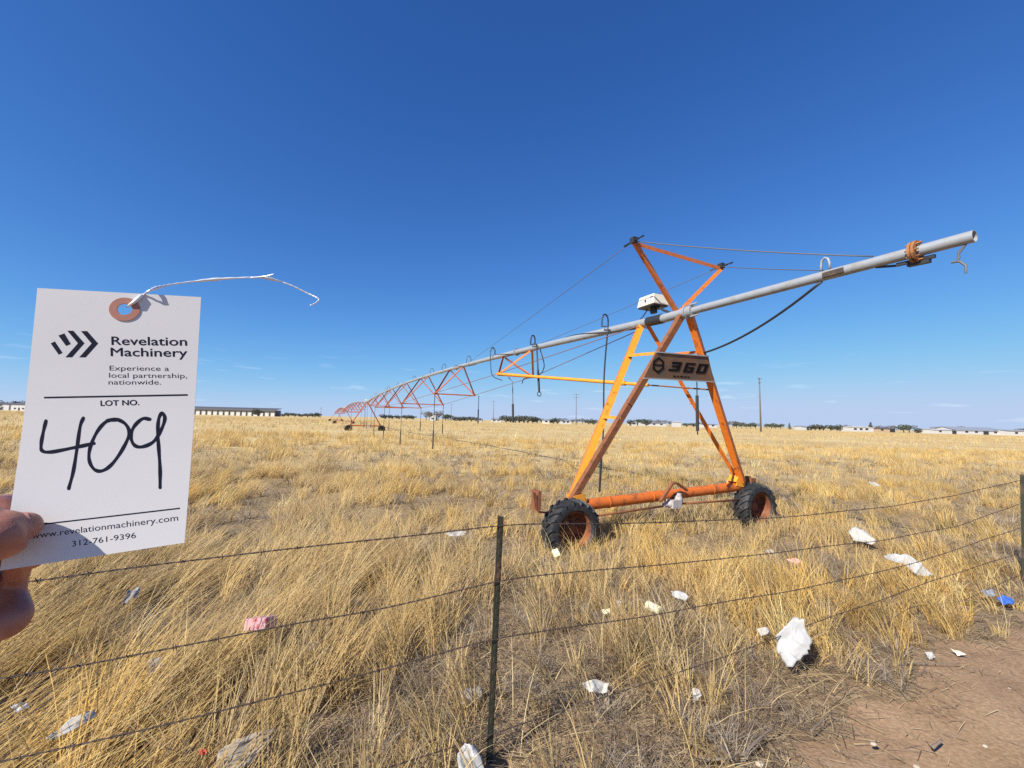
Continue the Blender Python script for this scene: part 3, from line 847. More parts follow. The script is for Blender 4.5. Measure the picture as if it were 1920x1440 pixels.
# ---- the nearest tower
NY, FY = -0.45, 0.50
def tower(y0, near=True):
    P = lambda x, y, z: Lp(x, y0 + y, z)
    zt = pipe_z(y0) if y0 > 0 else ZP
    sides = (-1, 1)
    for sx_ in sides:
        foot_n, foot_f = P(sx_ * (HALF - 0.02), -0.06, FOOT), P(sx_ * (HALF - 0.02), 0.06, FOOT)
        top_n, top_f = P(sx_ * 0.07, NY, zt - 0.02), P(sx_ * 0.07, FY, zt + 0.0)
        for (f, t, near_leg) in ((foot_n, top_n, True), (foot_f, top_f, False)):
            mb = MB()
            d = (t - f) / np.linalg.norm(t - f)
            if near and sx_ < 0: f = f - d * 0.17
            S_ = 0.088
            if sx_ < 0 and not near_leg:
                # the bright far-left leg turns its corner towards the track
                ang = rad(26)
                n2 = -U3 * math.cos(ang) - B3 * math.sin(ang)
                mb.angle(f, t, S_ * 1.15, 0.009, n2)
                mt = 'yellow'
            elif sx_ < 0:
                mb.angle(f, t, S_, 0.009, -U3); mt = 'brown' if near else 'red_orange'  # near left leg is browner and darker than the others
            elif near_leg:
                mb.section(f, t, [(0.045, -0.05), (0.045, 0.05), (-0.045, 0.05), (-0.045, 0.041), (0.036, 0.041), (0.036, -0.041), (-0.045, -0.041), (-0.045, -0.05)], -U3 * 0.35 - B3)
                mt = 'orange'
            else:
                mb.angle(f, t, S_ * 0.9, 0.009, -B3); mt = 'orange'
            for q in (0.02, 0.98, 0.5):
                p = f + (t - f) * q
                mb.tube([p - U3 * 0.02, p + U3 * 0.02], 0.012, 6)
            if not near: mt = 'far_orange'
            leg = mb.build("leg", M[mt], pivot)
            if mt == 'yellow':                                     # the side flange takes the deeper orange
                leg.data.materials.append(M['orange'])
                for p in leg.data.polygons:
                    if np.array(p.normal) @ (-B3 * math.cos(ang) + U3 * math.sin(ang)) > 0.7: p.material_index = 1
            if near and mt == 'brown': tag(leg, "dark brown leg")
            if near and mt == 'yellow': tag(leg, "bright yellow orange leg")
    # base beam with gussets
    mb = MB()
    mb.tube([P(-HALF - 0.08, 0, 0.43 if near else 0.585), P(HALF + 0.05, 0, 0.575)], 0.078, 16)
    for q in (0.18, 0.42, 0.47, 0.80):
        c_ = P(-HALF + 2 * HALF * q, 0, (0.435 if near else 0.585) * (1 - q) + 0.575 * q)
        mb.tube([c_ - B3 * 0.012, c_ + B3 * 0.012], 0.086, 16)
    mb.build("base_beam", M['beam'] if near else M['far_orange'], pivot, smooth=True, sharp=40)
    for sx_ in sides:
        mb = MB()
        x = sx_ * (HALF - 0.06)
        zo = -0.15 if near and sx_ < 0 else 0.0
        P0 = P
        P = lambda x_, y_, z_, P0=P0, zo=zo: P0(x_, y_, z_ + zo)
        mb.plate([P(x - sx_ * 0.13, -0.085, 0.60), P(x + sx_ * 0.10, -0.085, 0.56), P(x + sx_ * 0.09, -0.085, 0.74), P(x - sx_ * 0.07, -0.085, 0.76)], U3 * 0.012)
        mb.plate([P(x - sx_ * 0.13, 0.085, 0.60), P(x + sx_ * 0.10, 0.085, 0.56), P(x + sx_ * 0.09, 0.085, 0.74), P(x - sx_ * 0.07, 0.085, 0.76)], -U3 * 0.012)
        mb.plate([P(x - sx_ * 0.13, -0.085, 0.665), P(x - sx_ * 0.13, 0.085, 0.665), P(x - sx_ * 0.065, 0.085, 0.765), P(x - sx_ * 0.065, -0.085, 0.765)], B3 * 0.010 * sx_)
        P = P0
        mb.build("gusset", M['yellow'] if near else M['far_orange'], pivot)
    return P

P = tower(0.0)
for w_ in WHEELS:
    wheel(pivot, w_, U3)
# cross braces between the left pair of legs
def leg_point(sx_, near_leg, f):
    f0 = Lp(sx_ * (HALF - 0.02), -0.06 if near_leg else 0.06, FOOT); t0 = Lp(sx_ * 0.07, NY if near_leg else FY, ZP - (0.02 if near_leg else 0))
    return f0 + (t0 - f0) * f
def leg_at(sx_, near_leg, py):
    best = min(np.linspace(0, 1, 400), key=lambda f: abs(proj(leg_point(sx_, near_leg, f))[1] - py))
    return leg_point(sx_, near_leg, best)
for (y1, y2) in ((664, 659), (779, 781)):
    mb = MB(); mb.angle(leg_at(-1, False, y1), leg_at(-1, True, y2), 0.045, 0.006, -B3)
    mb.build("cross_brace", M['yellow'], pivot)
mb = MB(); mb.angle(leg_at(1, False, 668), leg_at(1, True, 662), 0.045, 0.006, B3)
mb.build("cross_brace", M['orange'], pivot)

# name board between the near legs
c00, c10, c11, c01 = leg_at(-1, True, 660), leg_at(1, True, 668), leg_at(1, True, 716), leg_at(-1, True, 709)
sn = np.cross(c10 - c00, c01 - c00); sn /= np.linalg.norm(sn); sn = sn if sn @ U3 < 0 else -sn
so_ = c00 + sn * 0.062
ex = (c10 - c00) / np.linalg.norm(c10 - c00)
quad = [on_plane(px, py, so_, sn) for px, py in ((1231, 660), (1328, 668), (1339, 716), (1207, 709))]
mb = MB(); mb.plate(quad, -sn * 0.012)
board = mb.build("sign_board", M['sign'], pivot)
tag(board, "weathered brown orange board lettered 360")
mb = MB()
for (a, b, dy) in ((0, 1, 0.0), (3, 2, 0.0)):
    up_ = np.cross(ex, sn); up_ = up_ if up_[2] > 0 else -up_
    mb.bar(quad[a] + sn * 0.004, quad[b] + sn * 0.004, 0.016, 0.020, sn)
mb.build("edge_trim", M['steel_edge'], board)
def board_pt(px, py): return on_plane(px, py, so_ + sn * 0.0035, sn)
def board_shape(mb, pxs): mb.plate([board_pt(*q) for q in pxs], sn * 0.003)
# lettering 3 6 0 measured on the board: an affine frame from the photograph's corners
def glyph(mb, strokes, ox, oy, w, h, shear, drop):
    for poly in strokes:
        board_shape(mb, [(ox + x * w + (1 - y) * shear, oy + y * h + (x * w) * drop) for x, y in poly])
T3 = 0.24
three = [[(0.0, 0), (1, 0), (1, T3), (0.0, T3)], [(0.12, 0.41), (1 - 0.26, 0.41), (1 - 0.26, 0.61), (0.12, 0.61)], [(-0.12, 0.80), (1, 0.80), (1, 1.0), (-0.12, 1.0)], [(0.70, T3), (1, T3), (1, 0.80), (0.70, 0.80)]]
six = [[(0, 0), (1, 0), (1, 0.20), (0, 0.20)], [(0, 0.20), (0.30, 0.20), (0.30, 0.80), (0, 0.80)], [(0, 0.80), (1, 0.80), (1, 1.0), (0, 1.0)], [(0.70, 0.60), (1, 0.60), (1, 0.80), (0.72, 0.80)], [(0.30, 0.42), (1, 0.42), (1, 0.60), (0.30, 0.60)]]
zero = [[(0, 0), (1, 0), (1, 0.20), (0, 0.20)], [(0, 0.20), (0.32, 0.20), (0.32, 0.80), (0, 0.80)], [(0.68, 0.20), (1, 0.20), (1, 0.80), (0.68, 0.80)], [(0, 0.80), (1, 0.80), (1, 1), (0, 1)]]
mb = MB()
glyph(mb, three, 1255, 678, 18, 17, 6, 0.06)
glyph(mb, six, 1280, 680, 18, 17.5, 6.5, 0.06)
glyph(mb, zero, 1304, 682, 18, 17.5, 7, 0.06)
mb.build("lettering", M['ink'], board)
mb = MB()
hexo = [(1235.5, 669), (1244.5, 677), (1244.5, 691), (1233.5, 700), (1223.5, 692), (1225, 677)]
cx_, cy_ = 1234.5, 684.5
hexi = [(cx_ + (x - cx_) * 0.72, cy_ + (y - cy_) * 0.74) for x, y in hexo]
for k in range(6):
    k2 = (k + 1) % 6
    board_shape(mb, [hexo[k], hexo[k2], hexi[k2], hexi[k]])
board_shape(mb, [(1226.5, 682.5), (1243, 683.5), (1243, 686), (1226.5, 685)])
mb.build("emblem", M['ink'], board)
mb = MB()
for k, (x, w) in enumerate(((1262, 5), (1269, 4), (1275, 6), (1283, 4), (1289, 3))):
    board_shape(mb, [(x, 704.2 + k * 0.35), (x + w, 704.5 + k * 0.35), (x + w, 706.4 + k * 0.35), (x, 706.1 + k * 0.35)])
mb.build("small_print", M['ink'], board)

# mast: V arms with a top bar and cable shackles
MY = -0.3476
tipl, tipr = local_plane(1188, 452, y=MY), local_plane(1352, 500, y=MY)
apex = PP(NY * 0.6, 0, 0.055)
for (tip, mt) in ((tipl, 'red_orange'), (tipr, 'orange')):
    mb = MB(); mb.angle(apex + (tip - apex) * 0.0, tip, 0.058, 0.007, -U3 if mt == 'red_orange' else -U3 - B3 * 0.6)
    mb.build("mast_arm", M[mt], pivot)
mb = MB(); mb.angle(tipl, tipr, 0.058, 0.007, -U3); mb.build("mast_bar", M['red_orange'], pivot)
for tip in (tipl, tipr):
    mb = MB()
    mb.box(tip + Z3 * 0.01, B3 * 0.035, U3 * 0.045, Z3 * 0.04)
    for sd in (-1, 1):
        mb.tube([tip + U3 * sd * q for q in (0.04, 0.12)], 0.016, 6)
        mb.tube([tip + U3 * sd * q for q in (0.15, 0.21)], 0.014, 6)
        mb.tube([tip + U3 * sd * q for q in (0.10, 0.22)], 0.007, 6)
    mb.build("shackle", M['black'], pivot)
def cable(p, q, sag, r=0.0055, n=14):
    mb = MB()
    mb.tube([p + (q - p) * s - Z3 * sag * 4 * s * (1 - s) for s in np.linspace(0, 1, n)], r, 6)
    return mb.build("stay_cable", M['galv_far'], pivot, smooth=True)
cable(tipl, PP(-2.86, -0.03, 0.055), 0.03, 0.007)
cable(tipr, PP(-2.42, 0.03, 0.055), 0.01)
cable(tipl, PP(9.6, -0.05, 0.07), 0.02)
cable(tipr, PP(4.5, 0.05, 0.07), 0.01)

# control box on top of the pipe
bc = local_plane(1224, 566, x=0.0)
mb = MB()
vs = []
for z, q in ((-0.085, 1.06), (0.085, 0.90)):
    for (i, j) in ((-1, -1), (1, -1), (1, 1), (-1, 1)):
        vs.append(bc + B3 * (0.155 * i * q) + U3 * (0.19 * j * q) + Z3 * z)
mb.add(vs, [(0, 3, 2, 1), (4, 5, 6, 7), (0, 1, 5, 4), (1, 2, 6, 5), (2, 3, 7, 6), (3, 0, 4, 7)])
bx_ = mb.build("control_box", M['box_white'], pivot, bevel=0.012)
mb = MB()
mb.box(bc - Z3 * 0.097, B3 * 0.15, U3 * 0.18, Z3 * 0.011)
mb.box(bc - Z3 * 0.15 - U3 * 0.02, B3 * 0.03, U3 * 0.05, Z3 * 0.05)
mb.box(bc - B3 * 0.160 + U3 * 0.0 - Z3 * 0.01, B3 * 0.004, U3 * 0.014, Z3 * 0.022)
mb.tube([bc - U3 * 0.10 - Z3 * 0.10, bc - U3 * 0.25 - Z3 * 0.20, PP(-0.16, 0, 0.05)], 0.02, 8)
mb.tube([bc + U3 * 0.12 - Z3 * 0.10, bc + U3 * 0.24 - Z3 * 0.2, PP(FY, -0.04, 0.07)], 0.009, 6)
mb.build("box_mount", M['black'], bx_)

# gearbox in the middle of the base beam, lifting bar and drive shaft
gc = local_plane(1262, 940, y=-0.12)
mb = MB()
mb.box(gc - Z3 * 0.03, B3 * 0.085, U3 * 0.09, Z3 * 0.06)
mb.ball(gc + B3 * 0.10 + Z3 * 0.02, 0.07, 0.08, 0.085)
mb.ball(gc - B3 * 0.07 - Z3 * 0.035, 0.065, 0.07, 0.055)
mb.tube([gc - B3 * 0.2 - Z3 * 0.05, gc - B3 * 0.05 - Z3 * 0.04], 0.035, 10)
mb.tube([gc + B3 * 0.12 + Z3 * 0.12, gc + B3 * 0.10 - Z3 * 0.03], 0.045, 10)
gb = mb.build("gearbox", M['grey_cast'], pivot, smooth=True, sharp=40)
mb = MB()
lb = [local_plane(x, y, y=-0.16) for x, y in ((1238, 940), (1261, 906), (1270, 906), (1288, 919))]
for i in range(3): mb.bar(lb[i], lb[i + 1], 0.030, 0.05, -U3)
mb.build("lifting_bar", M['brown'], gb)
mb = MB()
mb.tube([WHEELS[0] + B3 * 0.2 + Z3 * 0.13 + U3 * 0.02, gc - Z3 * 0.05], 0.017, 8)
mb.tube([gc - Z3 * 0.045, WHEELS[1] - B3 * 0.2 + Z3 * 0.13 + U3 * 0.02], 0.017, 8)
mb.build("drive_shaft", M['brown'], pivot, smooth=True)
# rusty mud guards by the wheels
mb = MB()
g1 = [local_plane(x, y, y=-0.16) for x, y in ((999, 921), (1006, 926), (1008, 958), (1003, 953))]
mb.plate(g1, U3 * 0.012)
g1 = [local_plane(x, y, y=-0.16) for x, y in ((1009.5, 922), (1015.5, 921), (1014.5, 955), (1008.5, 960))]
mb.plate(g1, U3 * 0.2)
mb.bar(g1[3] + U3 * 0.02, WHEELS[0] + Z3 * 0.15 + U3 * 0.18, 0.05, 0.02)
mb.build("guard_plate", M['brown'], pivot)
mb = MB()
g2 = [local_plane(x, y, y=0.05) for x, y in ((1398, 892), (1408, 893), (1408, 912), (1398, 912))]
mb.plate(g2, U3 * 0.012)
g2 = [local_plane(x, y, y=0.0) for x, y in ((1409, 896), (1418, 897), (1417, 910), (1409, 911))]
mb.plate(g2, U3 * 0.15)
mb.bar(g2[3] + U3 * 0.05, Lp(HALF, 0.05, 0.6), 0.04, 0.03)
mb.build("guard_plate", M['brown'], pivot)

# ---- truss stations under the spans
HW = [0.56, 0.84, 1.09, 1.16, 1.09, 0.84, 0.56]
DROP = [0.65, 1.08, 1.42, 1.53, 1.42, 1.08, 0.65]
verts = {}
for k in range(NSPAN):
    for i in range(7):
        t = k * SPAN + 5.6 + 5.8 * i + (0.0 if k == 0 else 0.5)
        for sd in (-1, 1):
            verts[k, i, sd] = PP(t, sd * HW[i], -DROP[i])
        if k == 0 or i < 7:
            mb = MB()
            for sd in (-1, 1):
                v = verts[k, i, sd]
                for dt in (-0.92, 0.92):
                    mb.angle(v, PP(t + dt, sd * 0.05, -0.05), 0.056, 0.007, B3 * sd)
                mb.box(v, B3 * 0.03, U3 * 0.05, Z3 * 0.025)
            mb.angle(verts[k, i, -1], verts[k, i, 1], 0.052, 0.007, -U3)
            tr = mb.build("truss_arms", M['truss'] if not (k == 0 and i == 0) else M['orange'], pivot)
for k in range(NSPAN):
    for sd in (-1, 1):
        chain = [PP(k * SPAN + FY, sd * 0.08, -0.06)] + [verts[k, i, sd] for i in range(7)] + [PP((k + 1) * SPAN - 0.5, sd * 0.08, -0.06)]
        mb = MB()
        for i in range(8):
            mb.tube([chain[i], chain[i + 1]], 0.0085, 6)
        mb.build("truss_rod", M['rod'], pivot, smooth=True)
# diagonal pole from the first truss to the tower
pe = leg_at(1, True, 731)
p_ = verts[0, 0, -1]
mb = MB()
cut = p_ + (pe - p_) * 0.71
mb.tube([p_, cut], 0.036, 10); 
mb.tube([cut - (pe - p_) * 0.02, cut + (pe - p_) * 0.005], 0.046, 10)
mb.tube([cut, p_ + (pe - p_) * 0.80], 0.030, 10)
mb.build("diagonal_pole", M['yellow'], pivot, smooth=True, sharp=40)
mb = MB(); mb.tube([p_ + (pe - p_) * 0.79, pe], 0.013, 8); mb.ball(p_ + (pe - p_) * 0.93, 0.02)
mb.build("pole_rod", M['brown'], pivot, smooth=True)
mb = MB(); mb.tube([verts[0, 0, 1], verts[0, 0, -1] + (pe - p_) * 0.16], 0.02, 8)
mb.build("diagonal_pole", M['orange'], pivot, smooth=True)

# ---- hoses hanging from the pipe
def hose(pts, r=0.013, mat='black', weight=None, ring=False, name="drop_hose", wr=0.026):
    mb = MB(); mb.tube(pts, r, 8)
    if ring:
        c = pts[-1] - Z3 * 0.05
        mb.tube([c + (B3 * math.cos(w) + Z3 * math.sin(w)) * 0.05 for w in np.linspace(math.pi / 2, 2.4 * math.pi, 16)], 0.011, 6)
    h = mb.build(name, M[mat], pivot, smooth=True)
    if weight:
        mb = MB(); mb.tube([weight[0], weight[1]], wr, 10); mb.build("weight", M['black'], h, smooth=True, sharp=40)
    return h
def catmull(pts, n=8):
    pts = [np.asarray(p, float) for p in pts]
    P_ = [2 * pts[0] - pts[1]] + pts + [2 * pts[-1] - pts[-2]]
    out = []
    for i in range(1, len(P_) - 2):
        a, b, c, d = P_[i - 1:i + 3]
        for s in np.linspace(0, 1, n, endpoint=False):
            out.append(0.5 * (2 * b + (c - a) * s + (2 * a - 5 * b + 4 * c - d) * s * s + (3 * b - a - 3 * c + d) * s ** 3))
    out.append(pts[-1]); return out
def neck(t, side=-1, h=0.28, w=0.16):
    """Gooseneck rising from the pipe's crown and turning over to one side."""
    return catmull([PP(t, 0, 0.05), PP(t, 0.0, h * 0.7), PP(t, side * w * 0.25, h), PP(t, side * w * 0.75, h), PP(t, side * w, h * 0.6), PP(t, side * w, 0.0)], 5)
h0 = local_plane(1140, 612, x=-0.14); h1 = local_plane(1124, 922, x=-0.14)
top = neck(1.45, -1, 0.30, 0.14)
hose(top[:-2] + catmull([h0, h0 + (h1 - h0) * 0.3 + U3 * 0.04, h0 + (h1 - h0) * 0.62 - U3 * 0.02, h0 + (h1 - h0) * 0.8], 6), 0.014, weight=(h0 + (h1 - h0) * 0.79, h1), wr=0.021)
h0 = local_plane(1006, 645, x=-0.12); h1 = local_plane(1011, 735, x=-0.12)
hose(neck(4.5, -1, 0.30, 0.12)[:-2] + [h0, h0 + (h1 - h0) * 0.5, h1], 0.018, ring=True, weight=(h0 + (h1 - h0) * 0.55, h1), wr=0.027)
mb_pts = catmull([PP(4.3, 0.05, -0.05), PP(4.2, 0.12, -0.5), PP(4.35, 0.0, -0.75), PP(4.9, -0.08, -0.78), PP(5.1, -0.05, -0.9)], 6)
hose(mb_pts, 0.012)
h0 = local_plane(953, 707, x=0.0); h1 = local_plane(961, 716, x=0.0); h2 = local_plane(962, 792, x=0.0)
hose([h0, h1, h2], 0.012, 'galv_far', weight=(h1 + (h2 - h1) * 0.55, h2), wr=0.03)
def drop(t, x, z0, z1, wl=0.5):
    a, b = Lp(x, t, z0), Lp(x, t, z1)
    hose([a, b], 0.014, 'black', weight=(b, b + Z3 * wl), wr=0.026)
v = verts[0, 1, 1]; drop(10.96, 0.84, pipe_z(10.96) - 1.1, 1.45, 0.55)
drop(11.3, -0.86, pipe_z(11.3) - 1.1, 0.42, 0.7)
drop(17.2, -1.09, pipe_z(17.2) - 1.4, 0.25, 0.7); drop(17.2, 1.09, pipe_z(17.2) - 1.4, 0.8, 0.5)
drop(23.0, -1.16, pipe_z(23.0) - 1.5, 0.2, 0.7); drop(23.0, 1.16, pipe_z(23) - 1.5, 0.75, 0.6)
drop(28.8, -1.09, pipe_z(28.8) - 1.4, 0.25, 0.7); drop(34.6, 0.84, pipe_z(34.6) - 1.1, 0.4, 0.7); drop(40.4, -0.5, pipe_z(40.4) - 0.6, 0.35, 0.7)
drop(44.0, 0.3, pipe_z(44), 0.3, 0.8); drop(45.5, -0.3, pipe_z(45.5), 0.3, 0.8)
drop(SPAN + 6, 0.5, pipe_z(SPAN + 6) - 0.6, 0.3, 0.8); drop(SPAN + 12, -0.8, pipe_z(SPAN + 12) - 1.0, 0.3, 0.8); drop(SPAN + 18, 1.0, pipe_z(SPAN + 18) - 1.3, 0.3, 0.8)
h0 = quad[2] + (quad[3] - quad[2]) * 0.24 + U3 * 0.05; h1 = local_plane(1308, 815, y=-0.5)
h0 = on_plane(1306.5, 716, h1, U3)
hose([h0, h1], 0.009, weight=(h0 + (h1 - h0) * 0.26, h0 + (h1 - h0) * 0.93), wr=0.023)
# goosenecks along the pipe
for t in (7.2, 9.6, 13.0, 15.2, 20.2, 26.0, 29.5, 32.0, 37.5, 42.5):
    mb = MB(); s_ = -1 if int(t) % 2 else 1
    mb.tube(neck(t, s_, 0.26, 0.16), 0.013, 6); mb.build("gooseneck", M['galv_far'], pivot, smooth=True)
nk = neck(7.25, -1, 0.30, 0.15)
hose(nk[:-1] + catmull([PP(7.25, -0.15, -0.1), PP(6.9, -0.2, -0.6), PP(5.9, -0.3, -0.8)], 5), 0.013)
# hose looping from the tower up to the overhang
e0 = leg_at(1, True, 662) - U3 * 0.05; e1 = PP(-2.36, 0.0, -0.055)
lp = [e0 + (e1 - e0) * s - Z3 * 0.10 * 4 * s * (1 - s) for s in np.linspace(0, 1, 16)]
hose(lp, 0.015, name="feed_hose")
# electric cable wrapped along the near pipe
mb = MB()
pts = [PP(t, 0.075 * math.sin(1.4 * t + 2.2), 0.075 * math.cos(1.4 * t + 2.2)) for t in np.arange(0.6, 14, 0.12)]
mb.tube(pts, 0.009, 6); mb.build("power_cable", M['black'], pivot, smooth=True)

# ---- the towers farther down the line
for k in range(1, NSPAN + 1):
    y0 = k * SPAN
    tower(y0, near=False)
    for sx_ in (-1, 1):
        wheel(pivot, Lp(sx_ * (HALF + 0.15), y0 - 0.1, 0.22), U3, R=0.42, W=0.32, lugs=(k == 1), rim_mat='black')
    mb = MB()
    mb.box(PP(y0 - 0.25, 0, 0.24), B3 * 0.16, U3 * 0.19, Z3 * 0.09)
    mb.build("control_box", M['box_white'], pivot, bevel=0.01)
    mb = MB()
    mb.angle(PP(y0 - 0.3, 0, 0.05), Lp(-0.9, y0 - 0.35, 4.2), 0.06, 0.007, -U3)
    mb.angle(PP(y0 - 0.3, 0, 0.05), Lp(0.9, y0 - 0.35, 4.2), 0.06, 0.007, -U3)
    mb.angle(Lp(-0.9, y0 - 0.35, 4.2), Lp(0.9, y0 - 0.35, 4.2), 0.06, 0.007, -U3)
    if k > 3: mb.build("mast_arm", M['red_orange'], pivot)
    mb = MB(); mb.box(Lp(0.3, y0 - 0.12, 0.52), B3 * 0.14, U3 * 0.10, Z3 * 0.13); mb.build("gearbox", M['grey_cast'], pivot, bevel=0.02)

# ------------------------------------------------------------------ barbed wire fence
FP = [V(-0.075, 2.12, 0), V(5.50, 4.70, 0)]
FTOP = [V(-0.045, 2.125, 1.135), V(5.578, 4.70, 1.146)]
FD = (FP[1] - FP[0]); FLEN = np.linalg.norm(FD); FD /= FLEN
FN = V(FD[1], -FD[0], 0)                                    # towards the track
fence = empty("wire_fence", FP[0], "rusty barbed wire fence strung on green steel posts along the dirt track", "fence")
def t_post(b, t):
    mb = MB()
    b = b - Z3 * 0.25
    T_ = [(-0.016, 0.0155), (-0.0125, 0.0155), (-0.0125, 0.002), (0.018, 0.002), (0.018, -0.002), (-0.0125, -0.002), (-0.0125, -0.0155), (-0.016, -0.0155)]
    mb.section(b, t, T_, -FN)
    L = np.linalg.norm(t - b); d = (t - b) / L
    for q in np.arange(0.06, L - 0.2, 0.054):
        p = t - d * q + FN * 0.020
        mb.box(p, FD * 0.006, FN * 0.005, d * 0.010)
    return mb.build("fence_post", M['post'], fence)
t_post(FP[0], FTOP[0]); t_post(FP[1], FTOP[1])
FE = FP[0] - FD * FLEN
t_post(FE, FE + Z3 * 1.14 - FD * 0.02)
def fence_sz(px, py):
    p = on_plane(px, py, FP[0] + FN * 0.028, FN)
    return float((p - FP[0]) @ FD), float(p[2])
STRANDS = [
    ([(58, 1090), (239, 1064), (380, 1049), (455, 1040), (628, 1020), (930, 986), (960, 983.5), (1120, 982), (1310, 977), (1400, 974), (1520, 965.5), (1681, 948), (1797, 927.5), (1915, 900)], 1.10),
    ([(0, 1271), (140, 1250), (286, 1221), (380, 1205), (543, 1171.6), (701, 1145), (925, 1091), (960, 1085), (1147, 1066), (1339, 1050), (1528, 1027), (1652, 1013.5), (1797, 986), (1915, 943.5)], 0.84),
    ([(0, 1427), (187, 1387), (350, 1350), (584, 1291), (701, 1259), (920, 1198), (960, 1193), (1222, 1153.5), (1378, 1125.5), (1498, 1105), (1599, 1083.5), (1722, 1054), (1914, 989)], 0.56),
    ([(920, 1378), (1004, 1349.5), (1121, 1311.5), (1231, 1273.6), (1360, 1232), (1459, 1194), (1506, 1175), (1640, 1129), (1751, 1088), (1908, 1038)], 0.26),
    ([(1700, 1140), (1760, 1131.5), (1797, 1129), (1832, 1115.6), (1885, 1090), (1915, 1076)], None),
]
for pxs, hend in STRANDS:
    kn = sorted(fence_sz(*q) for q in pxs)
    if hend is not None:
        s0, z0 = kn[0]
        kn = [(-FLEN, hend), (0.5 * (-FLEN + s0), max(0.03, 0.5 * (hend + z0) - 0.06))] + kn
    else:
        kn = [(kn[0][0] - 0.5, 0.03)] + kn
    ks, kz = [k[0] for k in kn], [k[1] for k in kn]
    sv = np.arange(ks[0], ks[-1] + 0.001, 0.0125)
    zv = np.interp(sv, ks, kz)
    ker = np.hanning(41); ker /= ker.sum()
    zv = np.convolve(np.pad(zv, 20, mode='edge'), ker, 'valid')
    zv = np.maximum(zv, 0.02) + 0.004 * np.sin(sv * 5.1) * 0.5
    mb = MB()
    for ph in (0, math.pi):
        w = sv * 2 * math.pi / 0.075 + ph
        pts = [FP[0] + FD * s_ + FN * (0.028 + 0.0020 * math.cos(w_)) + Z3 * (z_ + 0.0020 * math.sin(w_)) for s_, z_, w_ in zip(sv, zv, w)]
        mb.tube(pts, 0.0017, 5, cap=False)
    for sb in np.arange(sv[0] + 0.05, sv[-1], 0.125):
        zb_ = float(np.interp(sb, sv, zv)); c = FP[0] + FD * sb + FN * 0.028 + Z3 * zb_
        for k in range(2):
            w = random.uniform(0, math.pi); d = FN * math.cos(w) + Z3 * math.sin(w)
            q = c + FD * (0.004 * (2 * k - 1))
            mb.tube([q - d * 0.013 + FD * 0.003, q + FD * 0.0, q + d * 0.013 - FD * 0.003], [0.0006, 0.0026, 0.0006], 5)
    mb.build("barbed_wire", M['wire'], fence, smooth=True)

# ------------------------------------------------------------------ the lot tag held up in front
TC = [(70, 540), (377, 557), (352, 1012), (18, 1062)]
R4 = [ray(*q) for q in TC]
dd = np.linalg.svd(np.array([R4[0], -R4[1], R4[2], -R4[3]]).T)[2][-1]
dd = dd / dd[0]
Q4 = [R4[i] * dd[i] for i in range(4)]
sc_ = 0.0794 / np.linalg.norm(Q4[1] - Q4[0])
Q4 = [CAM + q * sc_ for q in Q4]
TU, TV = Q4[1] - Q4[0], Q4[3] - Q4[0]
TN3 = np.cross(TU, TV); TN3 /= np.linalg.norm(TN3)
if TN3[1] > 0: TN3 = -TN3
TUh, TVh = TU / np.linalg.norm(TU), TV / np.linalg.norm(TV)
Ginv = np.linalg.inv(np.array([[TU @ TU, TU @ TV], [TU @ TV, TV @ TV]]))
def tag_uv(P):
    r = P - Q4[0]
    return Ginv @ np.array([r @ TU, r @ TV])
def bow(u, v):
    """The card bends a little: its lower end comes forward, its middle bellies."""
    return 0.0085 * max(0.0, v - 0.25) ** 2 / 0.56
def tag_pt(px, py, lift=0.0):
    b_ = 0.0
    for _ in range(5):
        P_ = on_plane(px, py, Q4[0] + TN3 * (b_ + lift), TN3)
        u, v = tag_uv(P_)
        b_ = bow(u, v)
    return P_
def tag_uvpt(u, v, lift=0.0): return Q4[0] + TU * u + TV * v + TN3 * (bow(u, v) + lift)
lot = empty("lot_tag", tag_uvpt(0.5, 1.0), "white card lot tag numbered 409 held up by fingers", "tag")
EU, EV = tag_uv(on_plane(234, 580, Q4[0], TN3))
HR = 0.0036 / np.linalg.norm(TU)
# edge of the card in the photograph -> u, v limits stay 0..1 (bow is small there)
us = sorted(set([0, 0.25, EU - 0.07, EU + 0.07, 0.8, 1.0]))
hv = 0.07 * np.linalg.norm(TU) / np.linalg.norm(TV)
vs_ = sorted(set([0.0, EV - hv, EV + hv] + list(np.linspace(0.22, 1, 66))))
mb = MB()
cut_u = [i for i in range(len(us) - 1) if abs(us[i] - (EU - 0.07)) < 1e-6][0]
cut_v = [j for j in range(len(vs_) - 1) if abs(vs_[j] - (EV - hv)) < 1e-6][0]
idx = {}
vv, ff = [], []
for j, v in enumerate(vs_):
    for i, u in enumerate(us):
        idx[i, j] = len(vv); vv.append(tag_uvpt(u, v))
for j in range(len(vs_) - 1):
    for i in range(len(us) - 1):
        if (i, j) == (cut_u, cut_v): continue
        ff.append((idx[i, j], idx[i + 1, j], idx[i + 1, j + 1], idx[i, j + 1]))
NH = 24
ring0 = len(vv)
ratio = np.linalg.norm(TU) / np.linalg.norm(TV)
for k in range(NH):
    w = 2 * math.pi * k / NH
    vv.append(tag_uvpt(EU + HR * math.cos(w), EV + HR * ratio * math.sin(w)))
corner = [idx[cut_u + 1, cut_v + 1], idx[cut_u, cut_v + 1], idx[cut_u, cut_v], idx[cut_u + 1, cut_v]]
for k in range(NH):
    q = int((k + 0.0) // (NH / 4)); k2 = (k + 1) % NH
    ff.append((ring0 + k, corner[q], ring0 + k2))
    if (k + 1) % (NH // 4) == 0:
        ff.append((ring0 + k2, corner[q], corner[(q + 1) % 4]))
mb.add(vv, ff)
card = mb.build("card", M['paper'], lot)
